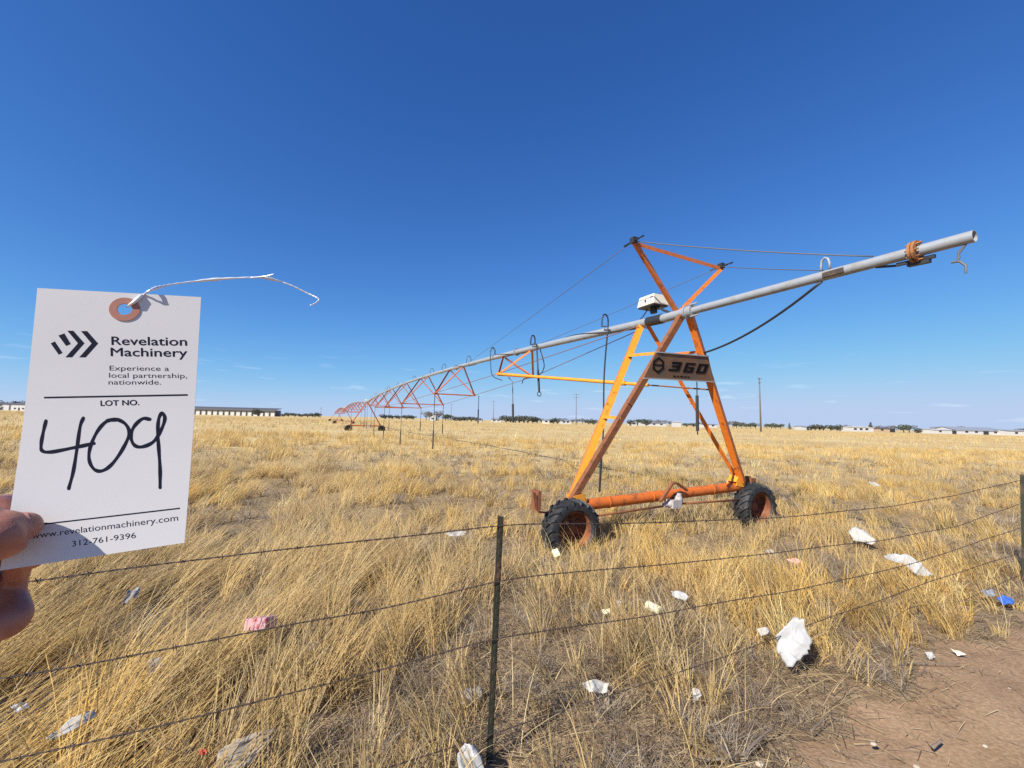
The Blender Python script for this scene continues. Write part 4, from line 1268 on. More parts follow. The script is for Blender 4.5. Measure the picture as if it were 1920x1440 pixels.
sm = card.modifiers.new("thick", 'SOLIDIFY'); sm.thickness = 0.00045; sm.offset = -1 if (np.array(card.data.polygons[0].normal) @ TN3) > 0 else 1
mb = MB(); vv, ff = [], []
for side, lift in ((0, 0.00012), (1, 0.00035)):
    pass
for k in range(36):
    w = 2 * math.pi * k / 36
    for r, l in ((0.0076, 0.0001), (0.0075, 0.0005), (0.0037, 0.0005), (0.0036, -0.0006)):
        q = r / np.linalg.norm(TU)
        vv.append(tag_uvpt(EU + q * math.cos(w), EV + q * ratio * math.sin(w), l))
for k in range(36):
    k2 = (k + 1) % 36
    for j in range(3): ff.append((4 * k + j, 4 * k + j + 1, 4 * k2 + j + 1, 4 * k2 + j))
mb.add(vv, ff); mb.build("eyelet", M['eyelet'], lot)

def text_faces(body, weight=0.0):
    cu = bpy.data.curves.new("lettering", 'FONT'); cu.body = body; cu.size = 1.0; cu.dimensions = '2D'; cu.fill_mode = 'FRONT'; cu.offset = weight
    cu.resolution_u = 4
    o = bpy.data.objects.new("lettering", cu); col.objects.link(o)
    dg = bpy.context.evaluated_depsgraph_get()
    me = bpy.data.meshes.new_from_object(o.evaluated_get(dg))
    bm = bmesh.new(); bm.from_mesh(me); bmesh.ops.triangulate(bm, faces=bm.faces); bm.to_mesh(me); bm.free()
    vs = np.array([v.co[:2] for v in me.vertices]); fs = [tuple(p.vertices) for p in me.polygons]
    bpy.data.objects.remove(o); bpy.data.curves.remove(cu); bpy.data.meshes.remove(me)
    return vs, fs
LIFT = 0.00005
def print_text(mb, body, p0, p1, cap, weight=0.0, lift=0.00005):
    """Type set on the card: baseline from p0 to p1 (photograph pixels), capitals cap pixels high."""
    vs, fs = text_faces(body, weight)
    x0, x1 = vs[:, 0].min(), vs[:, 0].max()
    p0, p1 = np.array(p0, float), np.array(p1, float)
    dx = (p1 - p0) / (x1 - x0)
    dy = np.array([-0.03, -1.0]) * cap / 0.73
    pts = [p0 + dx * (x - x0) + dy * y for x, y in vs]
    mb.add([tag_pt(q[0], q[1], lift) for q in pts], fs)
def ink_poly(mb, pts, lift=0.00005):
    if len(pts) == 4:                                    # long strips follow the card's bend
        a, b, c, d = (np.array(p, float) for p in pts)
        k = 12
        P_ = [a + (b - a) * i / k for i in range(k + 1)] + [d + (c - d) * i / k for i in range(k + 1)]
        mb.add([tag_pt(x, y, lift) for x, y in P_], [(i, i + 1, k + 2 + i, k + 1 + i) for i in range(k)])
    else:
        mb.add([tag_pt(x, y, lift) for x, y in pts], [tuple(range(len(pts)))])
Zc = lambda pts: [(x / 3.0, 480 + y / 3.0) for x, y in pts]
mb = MB()
for q in ([(285, 492), (308, 480), (352, 545), (330, 555)], [(328, 447), (362, 435), (398, 495), (372, 506)]):
    ink_poly(mb, Zc(q))
for q in ([(378, 420), (412, 420), (475, 491), (438, 491)], [(438, 491), (475, 491), (405, 570), (368, 570)], [(455, 422), (490, 422), (552, 492), (515, 492)], [(515, 492), (552, 492), (482, 570), (445, 570)]):
    ink_poly(mb, Zc(q))
mb.build("logo", M['card_ink'], lot)
mb = MB()
for k_, (ox, oy) in enumerate(((-0.55, 0), (0.55, 0), (0, -0.3), (0, 0.3))):  # heavier weight
    print_text(mb, "Revelation", (209.5 + ox, 646.5 + oy), (350.5 + ox, 648 + oy), 16.5, 0.0, 0.00004 + 0.00001 * k_)
    print_text(mb, "Machinery", (208 + ox, 667.5 + oy), (351 + ox, 669 + oy), 16.5, 0.0, 0.00004 + 0.00001 * k_)
    print_text(mb, "LOT NO.", (189 + ox, 761 + oy), (261 + ox, 759.5 + oy), 10.5, 0.0, 0.00004 + 0.00001 * k_)
print_text(mb, "Experience a", (205.5, 694.5), (317, 695.5), 9.5)
print_text(mb, "local partnership,", (204.5, 708), (351, 709), 9.5)
print_text(mb, "nationwide.", (203.5, 721), (302, 721), 9.5)
print_text(mb, "www.revelationmachinery.com", (59, 1010.5), (334, 976), 12)
print_text(mb, "312-761-9396", (135, 1025), (255, 1008.5), 11)
mb.build("printed_lettering", M['card_ink'], lot)
for a, b, w in (((82.5, 745.5), (352, 740.5), 3.2), ((58, 985.5), (337.5, 953), 2.6)):
    mb = MB(); ink_poly(mb, [(a[0], a[1] - w / 2), (b[0], b[1] - w / 2), (b[0], b[1] + w / 2), (a[0], a[1] + w / 2)])
    mb.build("rule_line", M['card_ink'], lot)
def pen(mb, pts, w=6.6):
    c = np.array([p[:2] for p in catmull([V(*q, 0) for q in Zc(pts)], 7)])
    n = len(c); L, Rr = [], []
    for i in range(n):
        t = c[min(i + 1, n - 1)] - c[max(i - 1, 0)]; t /= np.linalg.norm(t) + 1e-9
        ww = w * 0.5 * (1 + 0.12 * math.sin(i * 0.7))
        L.append(c[i] + ww * V(-t[1], t[0])); Rr.append(c[i] - ww * V(-t[1], t[0]))
    lift = 0.00006 + 0.00001 * random.random()
    mb.add([tag_pt(*q, lift) for q in L + Rr], [(i, i + 1, n + i + 1, n + i) for i in range(n - 1)])
    for e in (0, n - 1):
        k = 10
        mb.add([tag_pt(c[e][0] + w * 0.5 * math.cos(2 * math.pi * j / k), c[e][1] + w * 0.5 * math.sin(2 * math.pi * j / k), lift + 0.00001) for j in range(k)], [tuple(range(k))])
mb = MB()
pen(mb, [(258, 928), (243, 990), (231, 1060), (238, 1096), (290, 1102), (420, 1077), (528, 1054)])
pen(mb, [(468, 912), (450, 960), (432, 1085), (412, 1210), (386, 1308)])
pen(mb, [(665, 920), (600, 930), (545, 990), (506, 1080), (502, 1150), (530, 1200), (575, 1208), (630, 1170), (690, 1085), (726, 1000), (705, 945), (650, 918), (600, 928)])
pen(mb, [(842, 918), (800, 916), (752, 962), (736, 1018), (756, 1064), (800, 1073), (862, 1045), (905, 980), (927, 915), (912, 884), (893, 915), (887, 990), (893, 1090), (900, 1200), (900, 1302)])
mb.build("handwritten_number", M['marker'], lot)
# tie wire through the eyelet
e_y = tag_pt(240, 575)
def wp(px, py, k): return CAM + ray(px, py) * (((e_y - CAM) @ _fwd) * k)
mb = MB()
mb.tube([tag_pt(238, 576, -0.002), tag_pt(243, 572, 0.0008), tag_pt(252, 566, 0.0013), tag_pt(264, 556, 0.0010), tag_pt(268, 551, -0.0005)], [0.0005, 0.0008, 0.0011, 0.0010, 0.0006], 8)
w_ = [tag_pt(262, 558, 0.0007), tag_pt(270, 552, 0.0004), wp(280, 545, 1.012), wp(300, 538, 1.035), wp(330, 532, 1.06), wp(400, 524, 1.10), wp(480, 520, 1.13), wp(512, 524, 1.14), wp(546, 535, 1.15), wp(575, 549, 1.16), wp(594, 558, 1.16), wp(598, 562, 1.16), wp(592, 568, 1.15), wp(582, 573, 1.14)]
wc = catmull(w_, 10)
rr = [0.00042 + 0.00022 * (0.5 + 0.5 * math.sin(i * 1.9)) + 0.0006 * math.exp(-((i - 27) / 5) ** 2) + 0.0006 * math.exp(-((i - 50) / 3.5) ** 2) + 0.0007 * math.exp(-((i - 68) / 4) ** 2) for i in range(len(wc))]
mb.tube(wc, rr, 7)
mb.tube(catmull([wp(470, 521, 1.125), wp(490, 519, 1.13), wp(502, 517, 1.13), wp(514, 513.5, 1.13)], 6), [0.0006 * (1 - i / 22) + 0.00012 for i in range(19)], 6)
mb.build("tie_wire", M['tie'], lot, smooth=True)

# ------------------------------------------------------------------ the hand
tip = tag_pt(45, 987, 0.0078)
def off(p, x, y, z): return p + V(x, y, z)
ip = tag_pt(-8, 1003, 0.0125)
ip2 = off(ip, -0.022, -0.007, 0.001)
mcp = off(ip2, -0.030, -0.011, 0.000)
cmc = off(mcp, -0.036, 0.004, 0.004)
wrist = off(cmc, -0.030, 0.018, -0.040)
hand = empty("hand", wrist, "bare hand pinching the lot tag between thumb and fingers", "hand")
mb = MB()
def limb(pts, rs, n=14):
    c = catmull(pts, 6); r = np.interp(np.linspace(0, len(pts) - 1, len(c)), range(len(pts)), rs)
    mb.tube(c, list(r), n)
    mb.ball(c[-1], r[-1], r[-1], r[-1], 16, 12); mb.ball(c[0], r[0], r[0], r[0], 12, 10)
limb([cmc, mcp, ip2, ip, tag_pt(22, 993, 0.0105), tip], [0.029, 0.0255, 0.0175, 0.0140, 0.0112, 0.0076])  # thumb base out of view, swollen to throw shade on the fingers
# fingers behind and below the card; knuckles on the far side of the palm
kn = [off(wrist, 0.055, 0.055, 0.030), off(wrist, 0.062, 0.052, 0.008), off(wrist, 0.060, 0.046, -0.013), off(wrist, 0.052, 0.038, -0.032)]
b1 = tag_pt(-60, 975, -0.016); b2 = tag_pt(-2, 965, -0.012); b3 = tag_pt(42, 1010, -0.0095); b4 = tag_pt(58, 1044, -0.0085)
limb([wrist, kn[0], b1, b2, b3, b4], [0.017, 0.0125, 0.0108, 0.0098, 0.0088, 0.0070])
m1 = CAM + ray(-70, 1103) * 0.268; m2 = CAM + ray(-4, 1106) * 0.262; m3 = CAM + ray(24, 1142) * 0.254; m4 = CAM + ray(12, 1166) * 0.248; m5 = CAM + ray(-45, 1175) * 0.244
limb([wrist, kn[1], m1, m2, m3, m4, m5], [0.017, 0.0130, 0.0116, 0.0088, 0.0084, 0.0098, 0.0090])
limb([b3, CAM + ray(30, 1090) * 0.262, CAM + ray(36, 1098) * 0.260], [0.0075, 0.0055, 0.0040])
r1 = CAM + ray(-130, 1180) * 0.262; r2 = CAM + ray(-40, 1195) * 0.255; r3 = CAM + ray(-70, 1235) * 0.245; r4 = CAM + ray(-140, 1245) * 0.240
limb([wrist, kn[2], r1, r2, r3, r4], [0.017, 0.012, 0.0104, 0.0094, 0.0086, 0.0076])
s1 = off(r1, -0.012, -0.002, -0.018); s2 = off(r2, -0.016, -0.002, -0.018); s3 = off(r3, -0.012, 0, -0.016); s4 = off(r4, -0.006, 0, -0.012)
limb([wrist, kn[3], s1, s2, s3, s4], [0.017, 0.011, 0.0092, 0.0084, 0.0078, 0.0066])
for k in kn: limb([wrist, (wrist + k) / 2 + V(0, 0.004, 0), k], [0.021, 0.018, 0.0125])
limb([cmc, (cmc + kn[1]) / 2, kn[1]], [0.020, 0.018, 0.012])  # unseen palm and web bulk, added to keep sun off the fingers
limb([mcp, (mcp + kn[0]) / 2, kn[0]], [0.020, 0.016, 0.012])
limb([ip2, (ip2 + kn[0]) / 2 + V(0.006, 0, 0), kn[0]], [0.012, 0.010, 0.011])
limb([cmc, off(mcp, -0.010, 0.008, -0.020)], [0.020, 0.014])
limb([wrist, off(wrist, -0.06, -0.02, -0.04), off(wrist, -0.15, -0.06, -0.11), off(wrist, -0.22, -0.10, -0.19)], [0.025, 0.028, 0.036, 0.041])
skin = mb.build("skin", M['skin'], hand, smooth=True)
md = skin.modifiers.new("one surface", 'REMESH'); md.mode = 'VOXEL'; md.voxel_size = 0.0013; md.use_smooth_shade = True
md = skin.modifiers.new("soft", 'SMOOTH'); md.factor = 0.5; md.iterations = 8
# thumb nail, seen edge on along the upper side
mb = MB()
tax = (tip - ip) / np.linalg.norm(tip - ip)
nup = TN3 * 0.93 + Z3 * 0.36; nup = nup - tax * (nup @ tax); nup /= np.linalg.norm(nup); nsd = np.cross(tax, nup)
vv, ff = [], []
for i in range(9):
    for j in range(9):
        a_n = (i / 8 - 0.5) * 1.5; l = (j / 8) * 0.0105
        rad_n = 0.0092 - 0.0016 * (j / 8) ** 2
        c = tip - tax * 0.0085 + tax * l
        vv.append(c + (nup * math.cos(a_n) + nsd * math.sin(a_n)) * (rad_n + 0.0004) - nup * (0.0002 + 0.0006 * (1 - j / 8)))
for i in range(8):
    for j in range(8): ff.append((i * 9 + j, i * 9 + j + 1, (i + 1) * 9 + j + 1, (i + 1) * 9 + j))
mb.add(vv, ff)
nl = mb.build("thumb_nail", M['nail'], hand, smooth=True)

# ------------------------------------------------------------------ litter blown into the grass
GPIX = 0.10
def crumple(name, label, cat, mat, outline, tilt=25.0, z0=0.10, amp=0.16, seed=0, group=None, thick=0.0008):
    """A crumpled scrap whose outline is given on a plane tilted up towards the track."""
    rg = random.Random(sum(ord(c) for c in label)); z0 = z0 * (1.35 if outline[0][0] < 700 else 0.85); amp *= 1.5
    xs, ys = [q[0] for q in outline], [q[1] for q in outline]
    base = on_ground(sum(xs) / len(xs), max(ys), z0)
    view = CAM - base; view[2] = 0; view /= np.linalg.norm(view)
    n = Z3 * math.cos(rad(tilt)) + view * math.sin(rad(tilt))
    pts = [on_plane(x, y, base, n) for x, y in outline]
    _, e1, e2 = frame_of(n)
    edge_ = []
    for i in range(len(pts)):
        a, b = pts[i], pts[(i + 1) % len(pts)]
        for k in range(5): edge_.append(a + (b - a) * k / 5)
    c = sum(edge_) / len(edge_)
    size = np.mean([np.linalg.norm(p - c) for p in edge_])
    folds = []
    for _ in range(11):
        w = rg.uniform(0, math.pi)
        folds.append((e1 * math.cos(w) + e2 * math.sin(w), rg.uniform(-0.8, 0.8), rg.choice((-1, 1, 1)) * rg.uniform(0.15, 0.8), rg.uniform(0.6, 2.4)))
    def height(p):
        q = (p - c) / size
        h = 0.0
        for d, o, a_, f_ in folds:
            t = f_ * (q @ d - o)
            h += a_ / f_ * abs(((t + 1) % 2) - 1)
        return h
    rings = np.linspace(1.0, 0.12, 9)
    mb = MB(); vv, ff = [], []
    m_ = len(edge_)
    jit = [rg.uniform(0.90, 1.06) for _ in range(m_)]
    for r in rings:
        for i, p in enumerate(edge_):
            q = c + (p - c) * r * (1 + (jit[i] - 1) * r)
            vv.append(q + n * (1.5 * amp * size * height(q) + size * 0.015 * rg.uniform(-1, 1)))
    vv.append(c + n * 1.5 * amp * size * height(c))
    for j in range(len(rings) - 1):
        for i in range(m_):
            i2 = (i + 1) % m_
            ff.append((j * m_ + i, j * m_ + i2, (j + 1) * m_ + i2, (j + 1) * m_ + i))
    for i in range(m_): ff.append(((len(rings) - 1) * m_ + i, (len(rings) - 1) * m_ + (i + 1) % m_, len(vv) - 1))
    mb.add(vv, ff)
    o = mb.build(name, M[mat], None, loc=base, smooth=True, sharp=32)
    sd = o.modifiers.new("thick", 'SOLIDIFY'); sd.thickness = thick
    return tag(o, label, cat, group)
WP = 'white_plastic'
crumple("plastic_bag", "large torn white plastic bag standing in the grass below the lowest wire", "plastic bag", WP, [(1488, 1158), (1508, 1162), (1522, 1205), (1515, 1225), (1480, 1255), (1458, 1225), (1455, 1195), (1470, 1175)], 62, 0.06, 0.13)
crumple("plastic_bag", "long twisted white plastic bag hanging over the grass near the far post", "plastic bag", WP, [(1657, 1047), (1668, 1040), (1700, 1043), (1724, 1057), (1750, 1085), (1735, 1088), (1708, 1072), (1688, 1055), (1662, 1053)], 55, 0.10, 0.22)
crumple("plastic_sheet", "thin pale plastic sheet lying beyond the second wire", "plastic sheet", 'dirty_white', [(1590, 997), (1603, 987), (1620, 995), (1645, 1012), (1635, 1019), (1600, 1014)], 35, 0.12, 0.12)
crumple("blue_wrapper", "bright blue plastic wrapper beside the track near the far post", "wrapper", 'blue', [(1868, 1118), (1880, 1114), (1900, 1119), (1903, 1130), (1880, 1133)], 45, 0.04, 0.25)
crumple("grey_wrapper", "dark grey wrapper next to the blue one", "wrapper", 'grey_bag', [(1838, 1112), (1862, 1110), (1868, 1122), (1850, 1126)], 40, 0.04, 0.25)
crumple("paper_scrap", "white paper scrap standing in grass under the tag, between two wires", "paper scrap", 'dirty_white', [(278, 1235), (305, 1232), (308, 1245), (296, 1270), (279, 1264)], 60, 0.14, 0.10)
crumple("paper_scrap", "small crumpled white paper in the grass left of the post", "paper scrap", 'dirty_white', [(574, 1207), (597, 1202), (604, 1215), (592, 1227), (577, 1219)], 45, 0.13, 0.35)
crumple("paper_scrap", "flat white piece of paper behind the cream tube", "paper scrap", WP, [(1258, 1114), (1275, 1112), (1293, 1125), (1286, 1132), (1262, 1122)], 45, 0.10, 0.15)
crumple("paper_scrap", "tiny beige scrap left of the cream tube", "paper scrap", 'cream', [(1127, 1145), (1145, 1142), (1144, 1152), (1132, 1153)], 40, 0.08, 0.2)
crumple("plastic_bag", "dirty white wad of plastic in the grass right of the nearest post", "plastic bag", 'dirty_white', [(1090, 1286), (1120, 1276), (1143, 1283), (1138, 1300), (1104, 1301)], 45, 0.10, 0.28)
crumple("paper_scrap", "narrow pinkish white scrap among dark twigs near the lowest wire", "paper scrap", 'dirty_white', [(1298, 1292), (1310, 1292), (1316, 1305), (1300, 1319)], 45, 0.06, 0.2)
crumple("plastic_bag", "crumpled white bag at the foot of the nearest post", "plastic bag", WP, [(856, 1412), (872, 1392), (890, 1397), (905, 1424), (910, 1450), (860, 1450)], 50, 0.13, 0.22)
crumple("plastic_strip", "long folded whitish plastic strip flattened in the grass at the lower left", "plastic strip", 'dirty_white', [(84, 1386), (135, 1344), (180, 1329), (184, 1338), (132, 1373), (97, 1388)], 35, 0.16, 0.14)
crumple("paper_scrap", "small bright scrap half buried in grass at the left edge", "paper scrap", WP, [(18, 1321), (50, 1316), (56, 1325), (30, 1334)], 35, 0.15, 0.2)
crumple("burlap_sack", "weathered grey sack lying flat in the grass at the bottom", "sack", 'grey_sack', [(400, 1446), (412, 1408), (440, 1391), (490, 1379), (516, 1368), (502, 1402), (452, 1446)], 25, 0.10, 0.12)
crumple("grey_wrapper", "bluish grey plastic scrap in the grass just below the tag", "wrapper", 'grey_bag', [(228, 1132), (240, 1105), (265, 1099), (258, 1120)], 40, 0.16, 0.25)
crumple("paper_scrap", "white paper scrap behind the top wire left of the nearest post", "paper scrap", WP, [(834, 1003), (850, 998), (876, 1000), (870, 1007), (845, 1009)], 45, 0.16, 0.15)
crumple("paper_scrap", "pale pink paper lying beyond the second wire", "paper scrap", 'pink', [(1474, 1050), (1490, 1046), (1511, 1055), (1490, 1058)], 40, 0.10, 0.15)
crumple("paper_scrap", "far white scrap in open grass right of the right wheel", "paper scrap", WP, [(1628, 906), (1640, 904), (1651, 911), (1638, 913)], 45, 0.16, 0.15)
crumple("paper_scrap", "cream scrap in front of the left wheel", "paper scrap", 'cream', [(1034, 1033), (1045, 1029), (1051, 1042), (1040, 1046)], 50, 0.10, 0.2)
crumple("paper_scrap", "balled white paper at the edge of the dirt track", "paper scrap", WP, [(1734, 1222), (1748, 1221), (1754, 1233), (1742, 1237)], 50, 0.03, 0.45)
crumple("paper_scrap", "flat cream scrap on the track's edge beside the balled paper", "paper scrap", 'cream', [(1782, 1217), (1800, 1222), (1812, 1228), (1795, 1230)], 20, 0.03, 0.12)
crumple("red_scrap", "tiny red scrap in the grass beside the grey sack", "scrap", 'red_bit', [(372, 1408), (386, 1405), (389, 1416), (376, 1418)], 45, 0.14, 0.3)
crumple("paper_scrap", "white tissue tangled in the grass left of the large torn bag", "paper scrap", 'dirty_white', [(1419, 1180), (1438, 1177), (1446, 1188), (1426, 1195)], 50, 0.12, 0.35)
crumple("paper_scrap", "small white flake among grey weeds near the cream tube", "paper scrap", WP, [(1154, 1126), (1164, 1127), (1167, 1136), (1158, 1139)], 45, 0.08, 0.2)
crumple("paper_scrap", "thin white flake caught under the second wire", "paper scrap", WP, [(1434, 1033), (1446, 1033), (1453, 1038), (1442, 1042)], 45, 0.08, 0.2)

# pink printed carton
def carton():
    mb = MB()
    base = on_ground(486, 1172, 0.33)
    ax = on_ground(505, 1148, 0.33) - base; ax /= np.linalg.norm(ax)
    ay = np.cross(Z3, ax); up_ = Z3 * 0.94 + ax * 0.34; up_ /= np.linalg.norm(up_)
    ay = np.cross(up_, ax); ay /= np.linalg.norm(ay); ax = np.cross(ay, up_)
    mb.box(base + ax * 0.035 + up_ * 0.01, ax * 0.115, ay * 0.058, up_ * 0.032)
    o = mb.build("carton", M['pink'], None, loc=base, bevel=0.004)
    tag(o, "pink and white drink carton lying in the lodged grass", "carton")
    mb = MB(); mb.box(base + ax * 0.154 + up_ * 0.012, ax * 0.004, ay * 0.053, up_ * 0.029)
    mb.build("carton_end", M['grey_bag'], o, bevel=0.002)
carton()
def can(name, label, cat, mat, pa, pb, dpx, z):
    a, b = on_ground(*pa, z), on_ground(*pb, z)
    r = dpx * 0.5 * np.linalg.norm((a + b) / 2 - CAM) / F_PX
    mb = MB(); d = (b - a) / np.linalg.norm(b - a)
    mb.tube([a, a + d * 0.004, b - d * 0.004, b], [r * 0.86, r, r * 0.97, r * 0.84], 18)
    mb.tube([b, b + d * 0.003], [r * 0.7, r * 0.7], 18)
    o = mb.build(name, M[mat], None, smooth=True, loc=(a + b) / 2, sharp=40)
    return tag(o, label, cat)
can("paper_cup", "white paper cup on its side just left of the nearest post", "cup", 'dirty_white', (866, 1309), (901, 1300), 21, 0.07)
can("plastic_tube", "short cream plastic tube lying right of the nearest post", "tube", 'cream', (1214, 1134), (1238, 1146), 14, 0.08)

# sticks and stones along the track's edge
def stick(label, pxs, r, z=0.02):
    pts = [on_ground(x, y, z + 0.012 * i) for i, (x, y) in enumerate(pxs)]
    mb = MB(); c = catmull(pts, 5)
    mb.tube(c, [r * (1.0 - 0.5 * i / len(c)) * random.uniform(0.85, 1.15) for i in range(len(c))], 7)
    o = mb.build("stick", M['stick'], None, smooth=True, loc=pts[0]); return tag(o, label, "stick", "dead sticks beside the track")
stick("long dark branch rising from the bottom edge at the track's corner", [(1392, 1418), (1420, 1388), (1452, 1362)], 0.008, 0.03)
stick("short stubby grey stick lying on the bare dirt", [(1748, 1402), (1756, 1396), (1766, 1387)], 0.009, 0.012)
stick("pale stick lying along the bottom edge left of the dirt", [(1312, 1426), (1345, 1424), (1378, 1419)], 0.007, 0.03)
stick("thin dark upright stick at the dirt's edge below the balled paper", [(1731, 1270), (1736, 1250), (1737, 1226)], 0.006, 0.0)
stick("thin dark twig lying level at the dirt's edge", [(1680, 1243), (1740, 1244), (1800, 1243)], 0.004, 0.03)
stick("forked grey twig under the big torn bag", [(1520, 1372), (1540, 1352), (1556, 1336)], 0.005, 0.02)
def stone(label, px, py, r):
    p = on_ground(px, py, 0.012); mb = MB(); mb.ball(p, r * 1.3, r, r * 0.7, 10, 7)
    mb.v = [tuple(np.array(v) + np.array([random.gauss(0, r * 0.10) for _ in range(3)])) for v in mb.v]
    tag(mb.build("stone", M['stone'], None, loc=p, smooth=True, sharp=30), label, "stone", "stones on the dirt track")
stone("pale round stone on the dirt near the right edge", 1893, 1293, 0.013)
stone("brownish stone on the dirt below the grass fringe", 1638, 1395, 0.012)
stone("tan stone at the bottom edge under the dry grass", 1425, 1433, 0.015)
stone("small cream stone at the bottom of the track", 1718, 1438, 0.010)

# ------------------------------------------------------------------ far trees, poles and buildings
def leaf_crown(mb, blobs, n, s, rg):
    """Leaf clumps: small random quads filling several offset ellipsoids."""
    for _ in range(n):
        c, r = rg.choice(blobs)
        while True:
            d = np.array([rg.uniform(-1, 1) for _ in range(3)])
            if d @ d < 1: break
        d = d / (np.linalg.norm(d) + 1e-6) * (d @ d) ** 0.22
        p = np.array(c) + d * np.array(r)
        a = np.array([rg.gauss(0, 1) for _ in range(3)]); a /= np.linalg.norm(a)
        b = np.cross(a, [rg.gauss(0, 1) for _ in range(3)]); b /= np.linalg.norm(b)
        q = s * rg.uniform(0.5, 1.3)
        mb.add([p - a * q, p + b * q * 0.6, p + a * q, p - b * q * 0.6], [(0, 1, 2, 3)])
def tree_proto(kind, seed):
    rg = random.Random(seed)
    root = empty("tree", (0, 0, 0))
    mb = MB(); fb = MB()
    if kind == 'bush':                                   # wide dark evergreen, height 1
        blobs = [((rg.uniform(-.55, .55), rg.uniform(-.3, .3), rg.uniform(.35, .66)), (rg.uniform(.28, .46), .35, rg.uniform(.22, .34))) for _ in range(7)]
        leaf_crown(fb, blobs, 420, 0.085, rg); mt = 'tree_dark'
        mb.tube([(0, 0, -0.02), (0.02, 0, 0.3), (0.05, 0, 0.6)], [0.05, 0.04, 0.02], 6)
        for k in range(3): mb.tube([(0, 0, 0.1), (rg.uniform(-.5, .5), rg.uniform(-.2, .2), 0.55)], [0.03, 0.012], 5)
    elif kind == 'bare':                                 # leafless spreading tree
        mb.tube([(0, 0, -0.02), (0.01, 0, 0.35)], [0.035, 0.026], 6)
        for k in range(9):
            e = V(rg.uniform(-.5, .5), rg.uniform(-.4, .4), rg.uniform(.6, 1.0)); m_ = V(e[0] * .4, e[1] * .4, 0.5)
            mb.tube([(0.01, 0, 0.3), m_, e], [0.02, 0.012, 0.004], 5)
        blobs = [((rg.uniform(-.35, .35), rg.uniform(-.3, .3), rg.uniform(.55, .8)), (rg.uniform(.18, .3), .25, rg.uniform(.16, .24))) for _ in range(7)]
        leaf_crown(fb, blobs, 300, 0.055, rg); mt = 'tree_grey'
    elif kind == 'conifer':
        mb.tube([(0, 0, -0.02), (0, 0, 0.95)], [0.035, 0.006], 6)
        blobs = [((rg.uniform(-.03, .03), 0, z), (0.34 * (1.05 - z), 0.34 * (1.05 - z), 0.10)) for z in np.linspace(.15, .95, 8)]
        leaf_crown(fb, blobs, 320, 0.06, rg); mt = 'tree_dark'
    else:                                                # rounded pale green
        mb.tube([(0, 0, -0.02), (0.02, 0, 0.5)], [0.04, 0.03], 6)
        for k in range(4): mb.tube([(0.01, 0, 0.3), (rg.uniform(-.35, .35), rg.uniform(-.3, .3), 0.7)], [0.022, 0.008], 5)
        blobs = [((rg.uniform(-.35, .35), rg.uniform(-.3, .3), rg.uniform(.4, .78)), (rg.uniform(.22, .34), .3, rg.uniform(.18, .26))) for _ in range(7)]
        leaf_crown(fb, blobs, 380, 0.075, rg); mt = 'tree_green'
    mb.build("trunk", M['bark'], root, smooth=True)
    fb.build("crown", M[mt], root)
    return root
protos, used_p = {}, set()
for k_ in ('bush', 'bare', 'conifer', 'round'):
    for v_ in range(3): protos[k_, v_] = tree_proto(k_, 100 * v_ + len(k_))
def place_tree(kind, px, ytop, ybase, Y, label, group, wide=1.0):
    """A tree at pixel column px of the treeline, its top at ytop, standing at range Y."""
    b = at_range(px, ybase, Y); t = at_range(px, ytop, Y)
    h = max(1.0, t[2])
    key = (kind, random.randrange(3))
    root = protos[key]
    rz = random.uniform(-0.5, 0.5); sc = (h * wide * random.uniform(0.9, 1.15), h * wide, h)
    loc = (b[0], Y, 0)
    if key in used_p: r = copy_thing(root, loc, rz, sc)
    else:
        used_p.add(key); r = root; r.location = loc; r.rotation_euler[2] = rz; r.scale = sc
    tag(r, label, "tree", group); return r
